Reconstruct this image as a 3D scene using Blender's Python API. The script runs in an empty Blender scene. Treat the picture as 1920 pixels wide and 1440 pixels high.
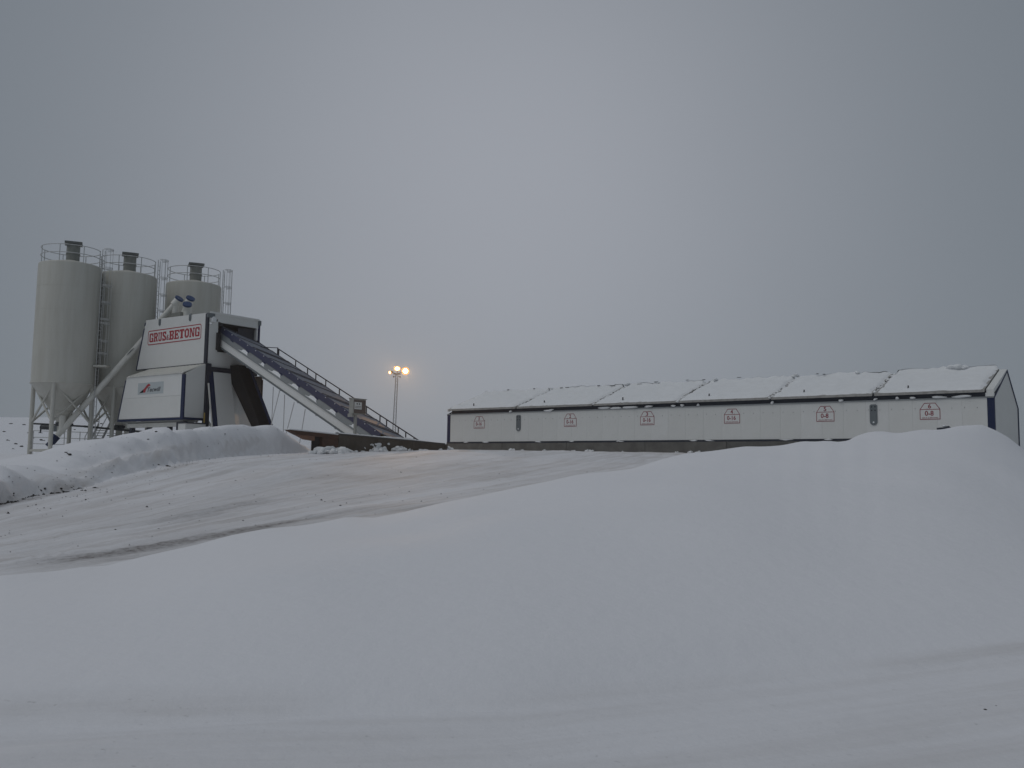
import bpy, bmesh, math, random
import numpy as np
from mathutils import Vector, Matrix
random.seed(7)
R = math.radians
scene = bpy.context.scene
COL = scene.collection

# ------------------------------------------------------------------ camera
cam_d = bpy.data.cameras.new('camera')
cam = bpy.data.objects.new('camera', cam_d)
COL.objects.link(cam)
scene.camera = cam
cam_d.sensor_width = 36.0
cam_d.lens = 1720.0 / 1920.0 * 36.0
cam_d.clip_start = 0.1
cam_d.clip_end = 3000
pit, rol = R(5.38), R(0.9)
fw = Vector((0, math.cos(pit), math.sin(pit)))
up0 = Vector((0, -math.sin(pit), math.cos(pit)))
cr = Vector((1, 0, 0)) * math.cos(rol) + up0 * math.sin(rol)
cu = -Vector((1, 0, 0)) * math.sin(rol) + up0 * math.cos(rol)
m = Matrix((cr, cu, -fw)).transposed().to_4x4()
m.translation = (0, 0, 1.6)
cam.matrix_world = m

# ------------------------------------------------------------------ sky, sun, exposure
world = bpy.data.worlds.new('World')
scene.world = world
world.use_nodes = True
wn, wl = world.node_tree.nodes, world.node_tree.links
wn.clear()
w_out = wn.new('ShaderNodeOutputWorld')
sky = wn.new('ShaderNodeTexSky')
sky.sky_type = 'NISHITA'
sky.sun_disc = False
sky.sun_elevation = R(58)
sky.sun_rotation = R(-116)
hsv = wn.new('ShaderNodeHueSaturation')
hsv.inputs['Saturation'].default_value = 0.45
hsv.inputs['Value'].default_value = 0.2
bg1 = wn.new('ShaderNodeBackground')
bg1.inputs['Strength'].default_value = 0.05
wl.new(sky.outputs[0], hsv.inputs['Color'])
wl.new(hsv.outputs[0], bg1.inputs['Color'])
tc = wn.new('ShaderNodeTexCoord')
# overcast cloud, thinnest and brightest low ahead, falling off evenly to every side
dot = wn.new('ShaderNodeVectorMath'); dot.operation = 'DOT_PRODUCT'
_d = Vector((-0.02, math.cos(R(17)), math.sin(R(17)))).normalized()
dot.inputs[1].default_value = tuple(_d)
wl.new(tc.outputs['Generated'], dot.inputs[0])
def wmath(op, a, c):
    q = wn.new('ShaderNodeMath'); q.operation = op
    for i, v in enumerate((a, c)):
        if isinstance(v, (int, float)): q.inputs[i].default_value = v
        else: wl.new(v, q.inputs[i])
    return q.outputs[0]
glow = wmath('POWER', 2.71828, wmath('DIVIDE', wmath('SUBTRACT', dot.outputs['Value'], 1.0), 0.085))
ramp_n = wn.new('ShaderNodeMix'); ramp_n.data_type = 'RGBA'
ramp_n.inputs['A'].default_value = (0.188, 0.221, 0.255, 1)
ramp_n.inputs['B'].default_value = (0.432, 0.456, 0.508, 1)
wl.new(glow, ramp_n.inputs['Factor'])
cl = wn.new('ShaderNodeTexNoise')
cl.inputs['Scale'].default_value = 1.6
cl.inputs['Detail'].default_value = 4
cl.inputs['Roughness'].default_value = 0.45
wl.new(tc.outputs['Generated'], cl.inputs['Vector'])
mr = wn.new('ShaderNodeMapRange')
mr.inputs['To Min'].default_value = 0.93
mr.inputs['To Max'].default_value = 1.07
wl.new(cl.outputs['Fac'], mr.inputs['Value'])
vm = wn.new('ShaderNodeVectorMath'); vm.operation = 'SCALE'
wl.new(ramp_n.outputs['Result'], vm.inputs[0])
wl.new(mr.outputs[0], vm.inputs['Scale'])
bg2 = wn.new('ShaderNodeBackground')
SKY_K = 1.0
bg2.inputs['Strength'].default_value = SKY_K
wl.new(vm.outputs[0], bg2.inputs['Color'])
add = wn.new('ShaderNodeAddShader')
wl.new(bg1.outputs[0], add.inputs[0])
wl.new(bg2.outputs[0], add.inputs[1])
wl.new(add.outputs[0], w_out.inputs[0])

sun_d = bpy.data.lights.new('sun', 'SUN')
sun_d.energy = 0.92
sun_d.angle = R(50)
sun_d.color = (1.0, 0.99, 1.0)
sun = bpy.data.objects.new('sun', sun_d)
COL.objects.link(sun)
sdir = Vector((-0.90 * math.cos(R(58)), -0.44 * math.cos(R(58)), math.sin(R(58))))
sun.rotation_euler = sdir.to_track_quat('Z', 'Y').to_euler()
sun.location = (-20, -10, 40)

vs = scene.view_settings
vs.view_transform = 'Standard'
vs.look = 'None'
vs.exposure = -0.55
vs.gamma = 1.0
vs.use_curve_mapping = False
scene.cycles.use_denoising = True
scene.cycles.volume_bounces = 1
scene.cycles.max_bounces = 8
scene.cycles.sample_clamp_indirect = 4.0

# ------------------------------------------------------------------ materials
def mat(name, col, rough=0.6, metal=0.0, noise=None, bump=None, spec=0.5, emit=None, stretch=None):
    """noise = (scale, amount, second colour); bump = (scale, strength)"""
    mm = bpy.data.materials.new(name)
    mm.use_nodes = True
    n, l = mm.node_tree.nodes, mm.node_tree.links
    b = n['Principled BSDF']
    b.inputs['Base Color'].default_value = (*col, 1)
    b.inputs['Roughness'].default_value = rough
    b.inputs['Metallic'].default_value = metal
    b.inputs['Specular IOR Level'].default_value = spec
    if emit:
        b.inputs['Emission Color'].default_value = (*emit[0], 1)
        b.inputs['Emission Strength'].default_value = emit[1]
    co = n.new('ShaderNodeTexCoord')
    if noise:
        sc, amt, c2 = noise
        t = n.new('ShaderNodeTexNoise')
        t.inputs['Scale'].default_value = sc
        t.inputs['Detail'].default_value = 6
        t.inputs['Roughness'].default_value = 0.62
        if stretch:
            mp_ = n.new('ShaderNodeMapping'); mp_.inputs['Scale'].default_value = stretch
            l.new(co.outputs['Object'], mp_.inputs['Vector']); l.new(mp_.outputs[0], t.inputs['Vector'])
        else:
            l.new(co.outputs['Object'], t.inputs['Vector'])
        r_ = n.new('ShaderNodeMapRange')
        r_.inputs['From Min'].default_value = 0.40
        r_.inputs['From Max'].default_value = 0.72
        r_.inputs['To Max'].default_value = amt
        l.new(t.outputs['Fac'], r_.inputs['Value'])
        mx = n.new('ShaderNodeMix'); mx.data_type = 'RGBA'
        mx.inputs['A'].default_value = (*col, 1)
        mx.inputs['B'].default_value = (*c2, 1)
        l.new(r_.outputs[0], mx.inputs['Factor'])
        l.new(mx.outputs['Result'], b.inputs['Base Color'])
    if bump:
        t2 = n.new('ShaderNodeTexNoise')
        t2.inputs['Scale'].default_value = bump[0]
        t2.inputs['Detail'].default_value = 4
        l.new(co.outputs['Object'], t2.inputs['Vector'])
        bp = n.new('ShaderNodeBump')
        bp.inputs['Strength'].default_value = bump[1]
        bp.inputs['Distance'].default_value = 0.02
        l.new(t2.outputs['Fac'], bp.inputs['Height'])
        l.new(bp.outputs[0], b.inputs['Normal'])
    return mm

M = {}
M['panel'] = mat('white_panel', (0.71, 0.71, 0.685), 0.5, noise=(1.3, 0.5, (0.65, 0.645, 0.61)), bump=(9, .05))
M['panel_b'] = mat('white_panel_b', (0.725, 0.725, 0.705), 0.5, noise=(1.7, 0.5, (0.66, 0.655, 0.625)), bump=(9, .05))
M['panel_c'] = mat('white_panel_c', (0.70, 0.70, 0.675), 0.5, noise=(1.1, 0.5, (0.64, 0.635, 0.60)), bump=(9, .05))
M['silo'] = mat('silo_paint', (0.54, 0.53, 0.48), 0.55, noise=(1.5, 0.6, (0.43, 0.41, 0.35)), stretch=(1.6, 1.6, 0.16))
M['cream'] = mat('cream_paint', (0.72, 0.71, 0.66), 0.5, noise=(2.0, 0.5, (0.58, 0.56, 0.50)))
M['blue'] = mat('blue_paint', (0.0085, 0.0175, 0.066), 0.6, noise=(3, 0.6, (0.013, 0.021, 0.055)), spec=.3)
M['cap_blue'] = mat('cap_blue', (0.016, 0.045, 0.135), 0.5)
M['logo_board'] = mat('logo_board', (0.47, 0.51, 0.52), 0.5)
M['blue_dark'] = mat('dark_blue_steel', (0.014, 0.017, 0.032), 0.5, noise=(4, 0.5, (0.03, 0.03, 0.035)))
M['hood'] = mat('hood_top_frosted', (0.13, 0.15, 0.195), 0.7, noise=(3.5, 0.75, (0.22, 0.235, 0.26)), spec=.3)
M['galv'] = mat('galvanised_steel', (0.30, 0.315, 0.32), 0.5, 0.25, noise=(4, 0.6, (0.20, 0.21, 0.215)))
M['rail'] = mat('grey_rail', (0.50, 0.505, 0.50), 0.5, 0.2)
M['steel_dark'] = mat('dark_steel', (0.045, 0.047, 0.05), 0.55, 0.3)
M['filter'] = mat('filter_grey', (0.20, 0.205, 0.185), 0.6, noise=(3, 0.6, (0.27, 0.27, 0.24)))
M['filter_cap'] = mat('filter_cap_grey', (0.11, 0.115, 0.11), 0.6, noise=(3, 0.6, (0.16, 0.16, 0.145)))
M['black'] = mat('black_rubber', (0.012, 0.012, 0.013), 0.7)  # rubber, and the painted dark of openings, gaps and holes
M['chute'] = mat('dark_chute', (0.007, 0.0068, 0.007), 0.75, noise=(2.0, 0.7, (0.018, 0.014, 0.012)), spec=.2)
M['concrete_pale'] = mat('concrete_pale', (0.145, 0.138, 0.124), 0.85, noise=(1.4, 0.85, (0.08, 0.075, 0.067)), bump=(14, .4))
M['concrete'] = mat('concrete', (0.125, 0.122, 0.112), 0.85, noise=(1.6, 0.8, (0.07, 0.067, 0.06)), bump=(14, .4))
M['concrete_dark'] = mat('concrete_stained', (0.075, 0.069, 0.058), 0.9, noise=(1.4, 0.85, (0.033, 0.030, 0.025)), bump=(10, .6))
M['rust'] = mat('rusty_steel', (0.080, 0.038, 0.024), 0.85, noise=(2.5, 0.8, (0.040, 0.022, 0.017)), bump=(12, .4))
M['rust_light'] = mat('rusty_steel_light', (0.20, 0.105, 0.066), 0.85, noise=(2.2, 0.8, (0.11, 0.06, 0.042)), bump=(12, .4))
M['tan'] = mat('tan_panel', (0.43, 0.36, 0.30), 0.6, noise=(2, 0.5, (0.36, 0.29, 0.24)))  # rear wall with the warm lamplight mixed into its colour
M['red'] = mat('red_print', (0.36, 0.016, 0.028), 0.5)
M['red_dull'] = mat('red_print_faded', (0.26, 0.030, 0.045), 0.55)
M['print_black'] = mat('black_print', (0.022, 0.024, 0.028), 0.5)
M['plate'] = mat('grey_plate', (0.155, 0.175, 0.185), 0.5, 0.2, noise=(5, 0.5, (0.11, 0.125, 0.13)))
M['yellow'] = mat('yellow_paint', (0.36, 0.25, 0.055), 0.6, noise=(6, 0.6, (0.22, 0.15, 0.05)))
M['cabinet'] = mat('cabinet_grey', (0.33, 0.335, 0.315), 0.55, noise=(4, 0.5, (0.25, 0.25, 0.23)))
M['cabinet_front'] = mat('cabinet_front_brown', (0.105, 0.082, 0.075), 0.6, noise=(3, 0.5, (0.075, 0.065, 0.055)))
M['dirt'] = mat('frozen_dirt', (0.030, 0.026, 0.022), 0.95, noise=(8, 0.7, (0.06, 0.052, 0.045)), bump=(20, .6))
M['lid'] = mat('lid_grey', (0.38, 0.37, 0.35), 0.6, noise=(5, 0.7, (0.20, 0.185, 0.165)))
M['roof_snow'] = mat('roof_snow', (0.80, 0.81, 0.82), 0.7, noise=(2.5, 0.4, (0.70, 0.70, 0.69)), bump=(7, .5), spec=.2)
M['lamp'] = mat('lamp_glass', (1.0, 0.85, 0.6), 0.3, emit=((1.0, 0.70, 0.34), 26.0))
M['lamp_low'] = mat('lamp_glass_side', (1.0, 0.85, 0.6), 0.3, emit=((1.0, 0.78, 0.42), 6.0))
M['lamp_glow'] = mat('lamp_reflector', (1.0, 0.6, 0.25), 0.3, emit=((1.0, 0.36, 0.07), 1.7))  # ring glows by itself to paint the orange fringe round each lens
M['lamp_body'] = mat('lamp_housing', (0.08, 0.07, 0.06), 0.5)

def ground_material():
    mm = bpy.data.materials.new('snow_ground')
    mm.use_nodes = True
    n, l = mm.node_tree.nodes, mm.node_tree.links
    b = n['Principled BSDF']
    b.inputs['Roughness'].default_value = 0.75
    b.inputs['Specular IOR Level'].default_value = 0.2
    def attr(nm):
        a = n.new('ShaderNodeAttribute'); a.attribute_name = nm; return a
    def math_(op, a, c=None):
        q = n.new('ShaderNodeMath'); q.operation = op
        for i, v in enumerate((a, c)):
            if v is None: continue
            if isinstance(v, (int, float)): q.inputs[i].default_value = v
            else: l.new(v, q.inputs[i])
        return q.outputs[0]
    def rng(v, a, c, d=0.0, e_=1.0):
        q = n.new('ShaderNodeMapRange')
        l.new(v, q.inputs['Value'])
        for k, x in zip(('From Min', 'From Max', 'To Min', 'To Max'), (a, c, d, e_)):
            q.inputs[k].default_value = x
        return q.outputs[0]
    def noise(vec, sc, det=5, ro=0.6):
        t = n.new('ShaderNodeTexNoise')
        t.inputs['Scale'].default_value = sc
        t.inputs['Detail'].default_value = det
        t.inputs['Roughness'].default_value = ro
        l.new(vec, t.inputs['Vector'])
        return t.outputs['Fac']
    def mix(f, a, c):
        q = n.new('ShaderNodeMix'); q.data_type = 'RGBA'
        l.new(f, q.inputs['Factor'])
        for k, v in (('A', a), ('B', c)):
            if isinstance(v, tuple): q.inputs[k].default_value = (*v, 1)
            else: l.new(v, q.inputs[k])
        return q.outputs['Result']
    co = n.new('ShaderNodeTexCoord').outputs['Object']
    tr = attr('tracks').outputs['Vector']
    dirt = attr('dirt').outputs['Fac']
    line = attr('rut').outputs['Fac']
    streak = rng(noise(tr, 1.0, 7, 0.62), 0.42, 0.68)
    blot = rng(noise(tr, 0.45, 6, 0.7), 0.45, 0.66)
    fine = rng(noise(co, 9.0, 6, 0.7), 0.46, 0.72)
    speck = rng(noise(co, 26.0, 3, 0.6), 0.66, 0.74)
    big = rng(noise(co, 0.35, 3), 0.35, 0.7)
    s1 = math_('MULTIPLY', dirt, math_('ADD', math_('ADD', math_('MULTIPLY', streak, 0.34), math_('MULTIPLY', blot, 0.26)), 0.10))
    s1 = math_('MULTIPLY', s1, math_('ADD', math_('MULTIPLY', big, 0.6), 0.6))
    c = mix(s1, (0.80, 0.80, 0.826), (0.33, 0.285, 0.245))
    s2 = math_('MULTIPLY', line, math_('ADD', math_('MULTIPLY', fine, 0.5), 0.5))
    c = mix(s2, c, (0.075, 0.058, 0.047))
    s3 = math_('MULTIPLY', math_('MULTIPLY', speck, dirt), 0.5)
    c = mix(s3, c, (0.12, 0.10, 0.085))
    cl_ = math_('MULTIPLY', rng(noise(co, 0.22, 4), 0.4, 0.7), 0.06)
    c = mix(cl_, c, (0.62, 0.63, 0.64))
    l.new(c, b.inputs['Base Color'])
    h1 = math_('MULTIPLY', noise(co, 5.0, 6, 0.6), 0.6)
    h2 = math_('MULTIPLY', noise(tr, 2.0, 5, 0.6), math_('MULTIPLY', dirt, 1.0))
    bp = n.new('ShaderNodeBump')
    bp.inputs['Strength'].default_value = 0.45
    bp.inputs['Distance'].default_value = 0.06
    l.new(math_('ADD', h1, h2), bp.inputs['Height'])
    l.new(bp.outputs[0], b.inputs['Normal'])
    return mm
M['ground'] = ground_material()

# ------------------------------------------------------------------ helpers
def tag(o, label=None, cat=None, group=None, kind=None):
    if label: o['label'] = label
    if cat: o['category'] = cat
    if group: o['group'] = group
    if kind: o['kind'] = kind
    return o

PA = R(52.6)                               # heading of the whole plant
EU = Vector((math.sin(PA), -math.cos(PA), 0))
EV = Vector((math.cos(PA), math.sin(PA), 0))
PO = Vector((-3.99, 57.2, 0))
PROT = math.atan2(EU.y, EU.x)
def W(u, v, z): return PO + EU * u + EV * v + Vector((0, 0, z))

class MB:
    """collects shapes into one mesh; origin o is subtracted from every point"""
    def __init__(self, o=(0, 0, 0)):
        self.v, self.f, self.o, self.smooth = [], [], Vector(o), set()
    def add(self, vs_, fs, smooth=False):
        k = len(self.v)
        self.v += [Vector(p) - self.o for p in vs_]
        for q in fs:
            if smooth: self.smooth.add(len(self.f))
            self.f.append([i + k for i in q])
        return self
    def box(self, a, b):
        (x0, y0, z0), (x1, y1, z1) = [min(p) for p in zip(a, b)], [max(p) for p in zip(a, b)]
        return self.hexa([(x0, y0, z0), (x1, y0, z0), (x1, y1, z0), (x0, y1, z0),
                          (x0, y0, z1), (x1, y0, z1), (x1, y1, z1), (x0, y1, z1)])
    def hexa(self, p):
        return self.add(p, [(0, 3, 2, 1), (4, 5, 6, 7), (0, 1, 5, 4), (1, 2, 6, 5), (2, 3, 7, 6), (3, 0, 4, 7)])
    def prism(self, pts, d):
        """polygon pts extruded by vector d"""
        n = len(pts); d = Vector(d)
        a = [Vector(p) for p in pts]; b = [p + d for p in a]
        fs = [tuple(range(n))[::-1], tuple(range(n, 2 * n))]
        fs += [(i, (i + 1) % n, n + (i + 1) % n, n + i) for i in range(n)]
        return self.add(a + b, fs)
    def tube(self, p, q, r, n=8, r2=None, cap=True):
        p, q = Vector(p), Vector(q); r2 = r if r2 is None else r2
        d = (q - p).normalized()
        a = d.orthogonal().normalized(); b = d.cross(a)
        vs_ = []
        for c, rr in ((p, r), (q, r2)):
            vs_ += [c + (a * math.cos(t) + b * math.sin(t)) * rr for t in [2 * math.pi * i / n for i in range(n)]]
        self.add(vs_, [(i, (i + 1) % n, n + (i + 1) % n, n + i) for i in range(n)], smooth=n > 6)
        if cap:
            self.add(vs_[:n], [tuple(range(n))[::-1]]); self.add(vs_[n:], [tuple(range(n))])
        return self
    def bar(self, p, q, w, h=None):
        """square bar"""
        h = h or w
        p, q = Vector(p), Vector(q); d = (q - p).normalized()
        s = d.cross(Vector((0, 0, 1)))
        s = s.normalized() if s.length > 1e-4 else Vector((1, 0, 0))
        t = s.cross(d)
        c = [(-w / 2, -h / 2), (w / 2, -h / 2), (w / 2, h / 2), (-w / 2, h / 2)]
        return self.hexa([p + s * x + t * y for x, y in c] + [q + s * x + t * y for x, y in c])
    def ring(self, c, rad, r, n=40, m_=6, a0=0.0, a1=2 * math.pi):
        full = abs(a1 - a0 - 2 * math.pi) < 1e-6
        vs_, fs = [], []
        k = n if full else n + 1
        for i in range(k):
            t = a0 + (a1 - a0) * i / n
            for j in range(m_):
                s = 2 * math.pi * j / m_
                rr = rad + r * math.cos(s)
                vs_.append((c[0] + rr * math.cos(t), c[1] + rr * math.sin(t), c[2] + r * math.sin(s)))
        for i in range(n):
            i2 = (i + 1) % k
            for j in range(m_):
                j2 = (j + 1) % m_
                fs.append((i * m_ + j, i2 * m_ + j, i2 * m_ + j2, i * m_ + j2))
        return self.add(vs_, fs, smooth=True)
    def lathe(self, prof, n=64, c=(0, 0, 0), caps=True):
        vs_, fs = [], []
        for r, z in prof:
            vs_ += [(c[0] + r * math.cos(2 * math.pi * i / n), c[1] + r * math.sin(2 * math.pi * i / n), c[2] + z) for i in range(n)]
        for k in range(len(prof) - 1):
            fs += [(k * n + i, k * n + (i + 1) % n, (k + 1) * n + (i + 1) % n, (k + 1) * n + i) for i in range(n)]
        self.add(vs_, fs, smooth=True)
        if caps:
            if prof[0][0] > 1e-3: self.add(vs_[:n], [tuple(range(n))[::-1]])
            if prof[-1][0] > 1e-3: self.add(vs_[-n:], [tuple(range(n))])
        return self
    def lump(self, c, r, seed=0, flat=0.7, sub=2, amp=0.35):
        bm = bmesh.new()
        bmesh.ops.create_icosphere(bm, subdivisions=sub, radius=1.0)
        rr = random.Random(seed)
        ph = [(rr.uniform(-3, 3), rr.uniform(-3, 3), rr.uniform(-3, 3), rr.uniform(0, 6)) for _ in range(6)]
        sx, sy = rr.uniform(.8, 1.3), rr.uniform(.8, 1.3)
        vs_ = []
        for v in bm.verts:
            d = 1 + amp * sum(math.sin(v.co.x * a + v.co.y * b + v.co.z * e_ + f) for a, b, e_, f in ph) / 4
            vs_.append((c[0] + v.co.x * d * r * sx, c[1] + v.co.y * d * r * sy, c[2] + v.co.z * d * r * flat))
        bm.verts.index_update()
        fs = [tuple(v.index for v in q.verts) for q in bm.faces]
        bm.free()
        return self.add(vs_, fs, smooth=True)
    def mesh(self, name, mm):
        me = bpy.data.meshes.new(name)
        me.from_pydata([tuple(p) for p in self.v], [], self.f)
        me.materials.append(M[mm] if isinstance(mm, str) else mm)
        for i in self.smooth: me.polygons[i].use_smooth = True
        me.update()
        return me
    def build(self, name, mm, parent=None):
        return link(name, self.mesh(name, mm), parent)

def link(name, me, parent=None):
    o = bpy.data.objects.new(name, me)
    COL.objects.link(o)
    if parent: o.parent = parent
    return o

def thing(name, label, cat, at=None, world=None, rot=None, group=None):
    """an Empty at the thing's base; at = plant coordinates, world = world ones"""
    o = bpy.data.objects.new(name, None)
    o.empty_display_size = 0.3
    COL.objects.link(o)
    if at is not None:
        o.location = W(*at); o.rotation_euler.z = PROT if rot is None else rot
    else:
        o.location = world; o.rotation_euler.z = rot or 0.0
    return tag(o, label, cat, group)

def text_mesh(s, name, mm, shear=0.0, bold=0.0):
    cu_ = bpy.data.curves.new(name, 'FONT')
    cu_.body = s; cu_.size = 1.0; cu_.shear = shear; cu_.offset = bold
    cu_.resolution_u = 3; cu_.fill_mode = 'FRONT'
    o = bpy.data.objects.new(name, cu_)
    COL.objects.link(o)
    dg = bpy.context.evaluated_depsgraph_get()
    me = bpy.data.meshes.new_from_object(o.evaluated_get(dg))
    bpy.data.objects.remove(o); bpy.data.curves.remove(cu_)
    me.materials.clear(); me.materials.append(M[mm])
    return me
def fit_text(me, u0, u1, v, z0, z1):
    """lay flat text on a wall facing -v between u0..u1 and z0..z1 (local)"""
    xs = [p.co.x for p in me.vertices]; ys = [p.co.y for p in me.vertices]
    ax, bx, ay, by = min(xs), max(xs), min(ys), max(ys)
    for p in me.vertices:
        p.co = (u0 + (p.co.x - ax) / (bx - ax) * (u1 - u0), v, z0 + (p.co.y - ay) / (by - ay) * (z1 - z0))
    return me


# ------------------------------------------------------------------ terrain: one height function, one mesh per piece of ground
def sstep(a,b,x):
    t=np.clip((x-a)/(b-a),0,1); return t*t*(3-2*t)
def vnoise(x,y,s,seed=0):
    x=np.asarray(x,float)/s; y=np.asarray(y,float)/s
    xi=np.floor(x); yi=np.floor(y); fx=x-xi; fy=y-yi
    fx=fx*fx*(3-2*fx); fy=fy*fy*(3-2*fy)
    def h(a,b):
        v=np.sin(a*127.1+b*311.7+seed*74.7)*43758.5453
        return v-np.floor(v)
    return ((h(xi,yi)*(1-fx)+h(xi+1,yi)*fx)*(1-fy)+(h(xi,yi+1)*(1-fx)+h(xi+1,yi+1)*fx)*fy)*2-1
# crest of the near mound: X, Y, Z ; bank: Y, Xbase, Zcrest, width
MOUND = [[-3, 0.2], [-1.2, 0.2], [-0.591, 0.15], [-0.546, 0.281], [-0.489, 0.287], [-0.461, 0.316], [-0.432, 0.318], [-0.376, 0.452], [-0.338, 0.532], [-0.3, 0.649], [-0.262, 0.728], [-0.224, 0.76], [-0.195, 0.814], [-0.176, 0.859], [-0.147, 0.83], [-0.119, 0.889], [-0.071, 1.046], [-0.033, 1.151], [0.006, 1.289], [0.044, 1.419], [0.073, 1.541], [0.106, 1.61], [0.132, 1.671], [0.166, 1.894], [0.189, 2.013], [0.221, 2.089], [0.256, 2.214], [0.288, 2.194], [0.318, 2.389], [0.34, 2.379], [0.358, 2.245], [0.375, 2.56], [0.39, 2.692], [0.405, 2.718], [0.422, 2.631], [0.447, 2.798], [0.465, 2.792], [0.489, 2.944], [0.514, 3.002], [0.529, 2.857], [0.541, 2.694], [0.558, 2.373], [0.581, 1.763], [0.631, 1.063], [0.731, 1.0], [3, 0.9]]
BANK = [[12.0, -10.877, -10.364, 1.227], [21.0, -11.277, -12.364, 1.387], [23.5, -11.405, -13.024, 1.517], [24.5, -11.572, -13.018, 1.608], [26.0, -11.847, -13.369, 1.478], [28.0, -12.215, -13.84, 1.716], [29.0, -12.386, -14.006, 1.904], [31.0, -12.618, -14.175, 2.1], [33.0, -12.849, -14.526, 2.541], [34.5, -12.971, -14.389, 2.615], [35.5, -12.958, -14.301, 2.88], [36.5, -12.945, -14.071, 2.841], [37.2, -12.936, -13.981, 3.059], [37.8, -12.928, -13.934, 2.952], [38.5, -12.919, -13.813, 3.083], [40.0, -12.648, -13.448, 3.115], [40.5, -12.608, -13.408, 3.31], [41.5, -12.242, -13.042, 3.426], [42.5, -12.015, -12.815, 3.511], [43.7, -11.613, -12.413, 3.568], [45.0, -11.071, -11.871, 3.629], [46.0, -10.656, -11.456, 3.446], [46.6, -10.388, -11.188, 3.039], [47.2, -10.191, -10.991, 2.581], [48.0, -9.871, -10.671, 2.756], [49.2, -9.42, -10.22, 2.655], [50.2, -8.693, -9.493, 2.624], [53.0, -9.2, -9.8, 2.55]]
def near_edge(X):
    return np.interp(X,[-30,-8,-3.2,0,4.5,9,14,30],[8.2,6.6,5.7,6.2,8.0,9.8,11.6,17.])
def mound_yc(t):
    return np.interp(t,[-2,-1,-0.558,-0.21,0.14,0.38,0.52,0.6,1.2],[13,11.2,10.7,13.5,18.8,23,24.5,24.5,22])
def ramp(X,Y):
    q=Y+0.3*np.maximum(X+9,0)
    z=0.1+0.067*(q-12)
    k=0.35
    z=-k*np.log(np.exp(-z/k)+np.exp(-2.96/k))      # soft min
    z=0.07*np.log(np.exp(z/0.07)+1.0)
    return z
def base(X,Y):
    z=ramp(X,Y)
    zl=2.15+0.45*sstep(-30,-20,X)-1.2*sstep(59,42,Y)
    z=z+(zl-z)*sstep(-13.5,-18,X)*sstep(14,24,Y)
    z=z+13.6*sstep(66,290,Y)*sstep(-25,-95,X)*(1+0.08*vnoise(X,Y,45,3)) - 2.0*sstep(80,180,Y)*sstep(-40,0,X)
    return z
def height(X,Y,detail=True):
    X=np.asarray(X,float); Y=np.asarray(Y,float)
    b=base(X,Y)
    M=np.array(MOUND)
    Yn=near_edge(X); t_=X/np.maximum(Y,3.0); Yc=mound_yc(t_); zc=np.interp(t_,M[:,0],M[:,1])
    bc=base(t_*Yc,Yc); bn=base(X,Yn)
    w=np.clip((Y-Yn)/(Yc-Yn),0,1)
    up=np.sin(np.pi/2*w)**1.15
    zs=sum(np.interp(t_+k*0.03,M[:,0],M[:,1])*np.exp(-k*k/6.0) for k in range(-6,7))/sum(np.exp(-k*k/6.0) for k in range(-6,7))
    lobe=sum((np.interp(t_+k*0.006,M[:,0],M[:,1]))*(0.25,.5,.25)[k+1] for k in (-1,0,1))
    zn=bn+(zs-bn)*up+(lobe-zs)*np.exp(-((1-w)/0.16)**2)+(zc-lobe)*np.exp(-((1-w)/0.04)**2)+0.10*sstep(0,0.07,w)*sstep(0.9,0.3,w)
    if detail:
        zn=zn+(0.10*vnoise(X,Y,3.1,1)+0.05*vnoise(X,Y,1.3,2))*w*(1-w)*3
    D=1.0+1.3*np.maximum(zc-bc,0)
    w2=np.clip((Y-Yc)/D,0,1)
    zf=zc+(b-zc)*(w2*w2*(3-2*w2))
    z=np.where(Y<Yn,b,np.where(Y<Yc,zn,np.where(Y<Yc+D,np.maximum(zf,b),b)))
    # snow bank left of the road
    B=np.array(BANK)
    Xb=np.interp(Y,B[:,0],B[:,1]); Xc=np.interp(Y,B[:,0],B[:,2]); zk=np.interp(Y,B[:,0],B[:,3])+(0.09*vnoise(Y,0*Y,0.9,16)+0.05*vnoise(Y,0*Y,0.4,17) if detail else 0)*sstep(49,46,Y)
    if detail:
        Xb=Xb+(0.25*vnoise(X*0,Y,1.6,5)+0.12*vnoise(X*0,Y,0.6,6))*(0.25+0.75*sstep(40,32,Y))
    t=np.clip((Xb-X)/(Xb-Xc),0,1)
    steep=np.interp(Y,[16,26,34],[0.32,0.75,1.0])
    face=np.sin(np.pi/2*np.power(t,steep*0.9))
    zface=b+(zk-b)*face
    if detail:
        zface=zface+(0.17*vnoise(X,Y,1.1,7)+0.09*vnoise(X,Y,0.5,8)+0.03*vnoise(X,Y,0.22,9))*t*(1-t)*3*sstep(48,44,Y)
        fr=sstep(24,30,Y)*sstep(49,44,Y)
        zface=zface+fr*(0.20+0.10*vnoise(X*0,Y,1.9,14))*np.exp(-((t-0.20)/0.09)**2)-fr*0.10*np.exp(-((t-0.42)/0.12)**2)+0.13*vnoise(X,Y,2.3,15)*t*(1-t)*3*sstep(49,44,Y)
    t2=np.clip((Xc-X)/4.5,0,1)
    zbk=zk+(b-zk)*t2*t2*(3-2*t2)
    on=(Y>12)&(Y<53)
    fade=sstep(12,15,Y)*sstep(53,49.5,Y)
    zz=np.where(X>Xb,z,np.where(X>Xc,zface,np.where(X>Xc-4.5,zbk,b)))
    z=np.where(on,z+(zz-z)*fade,z)
    return z


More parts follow.
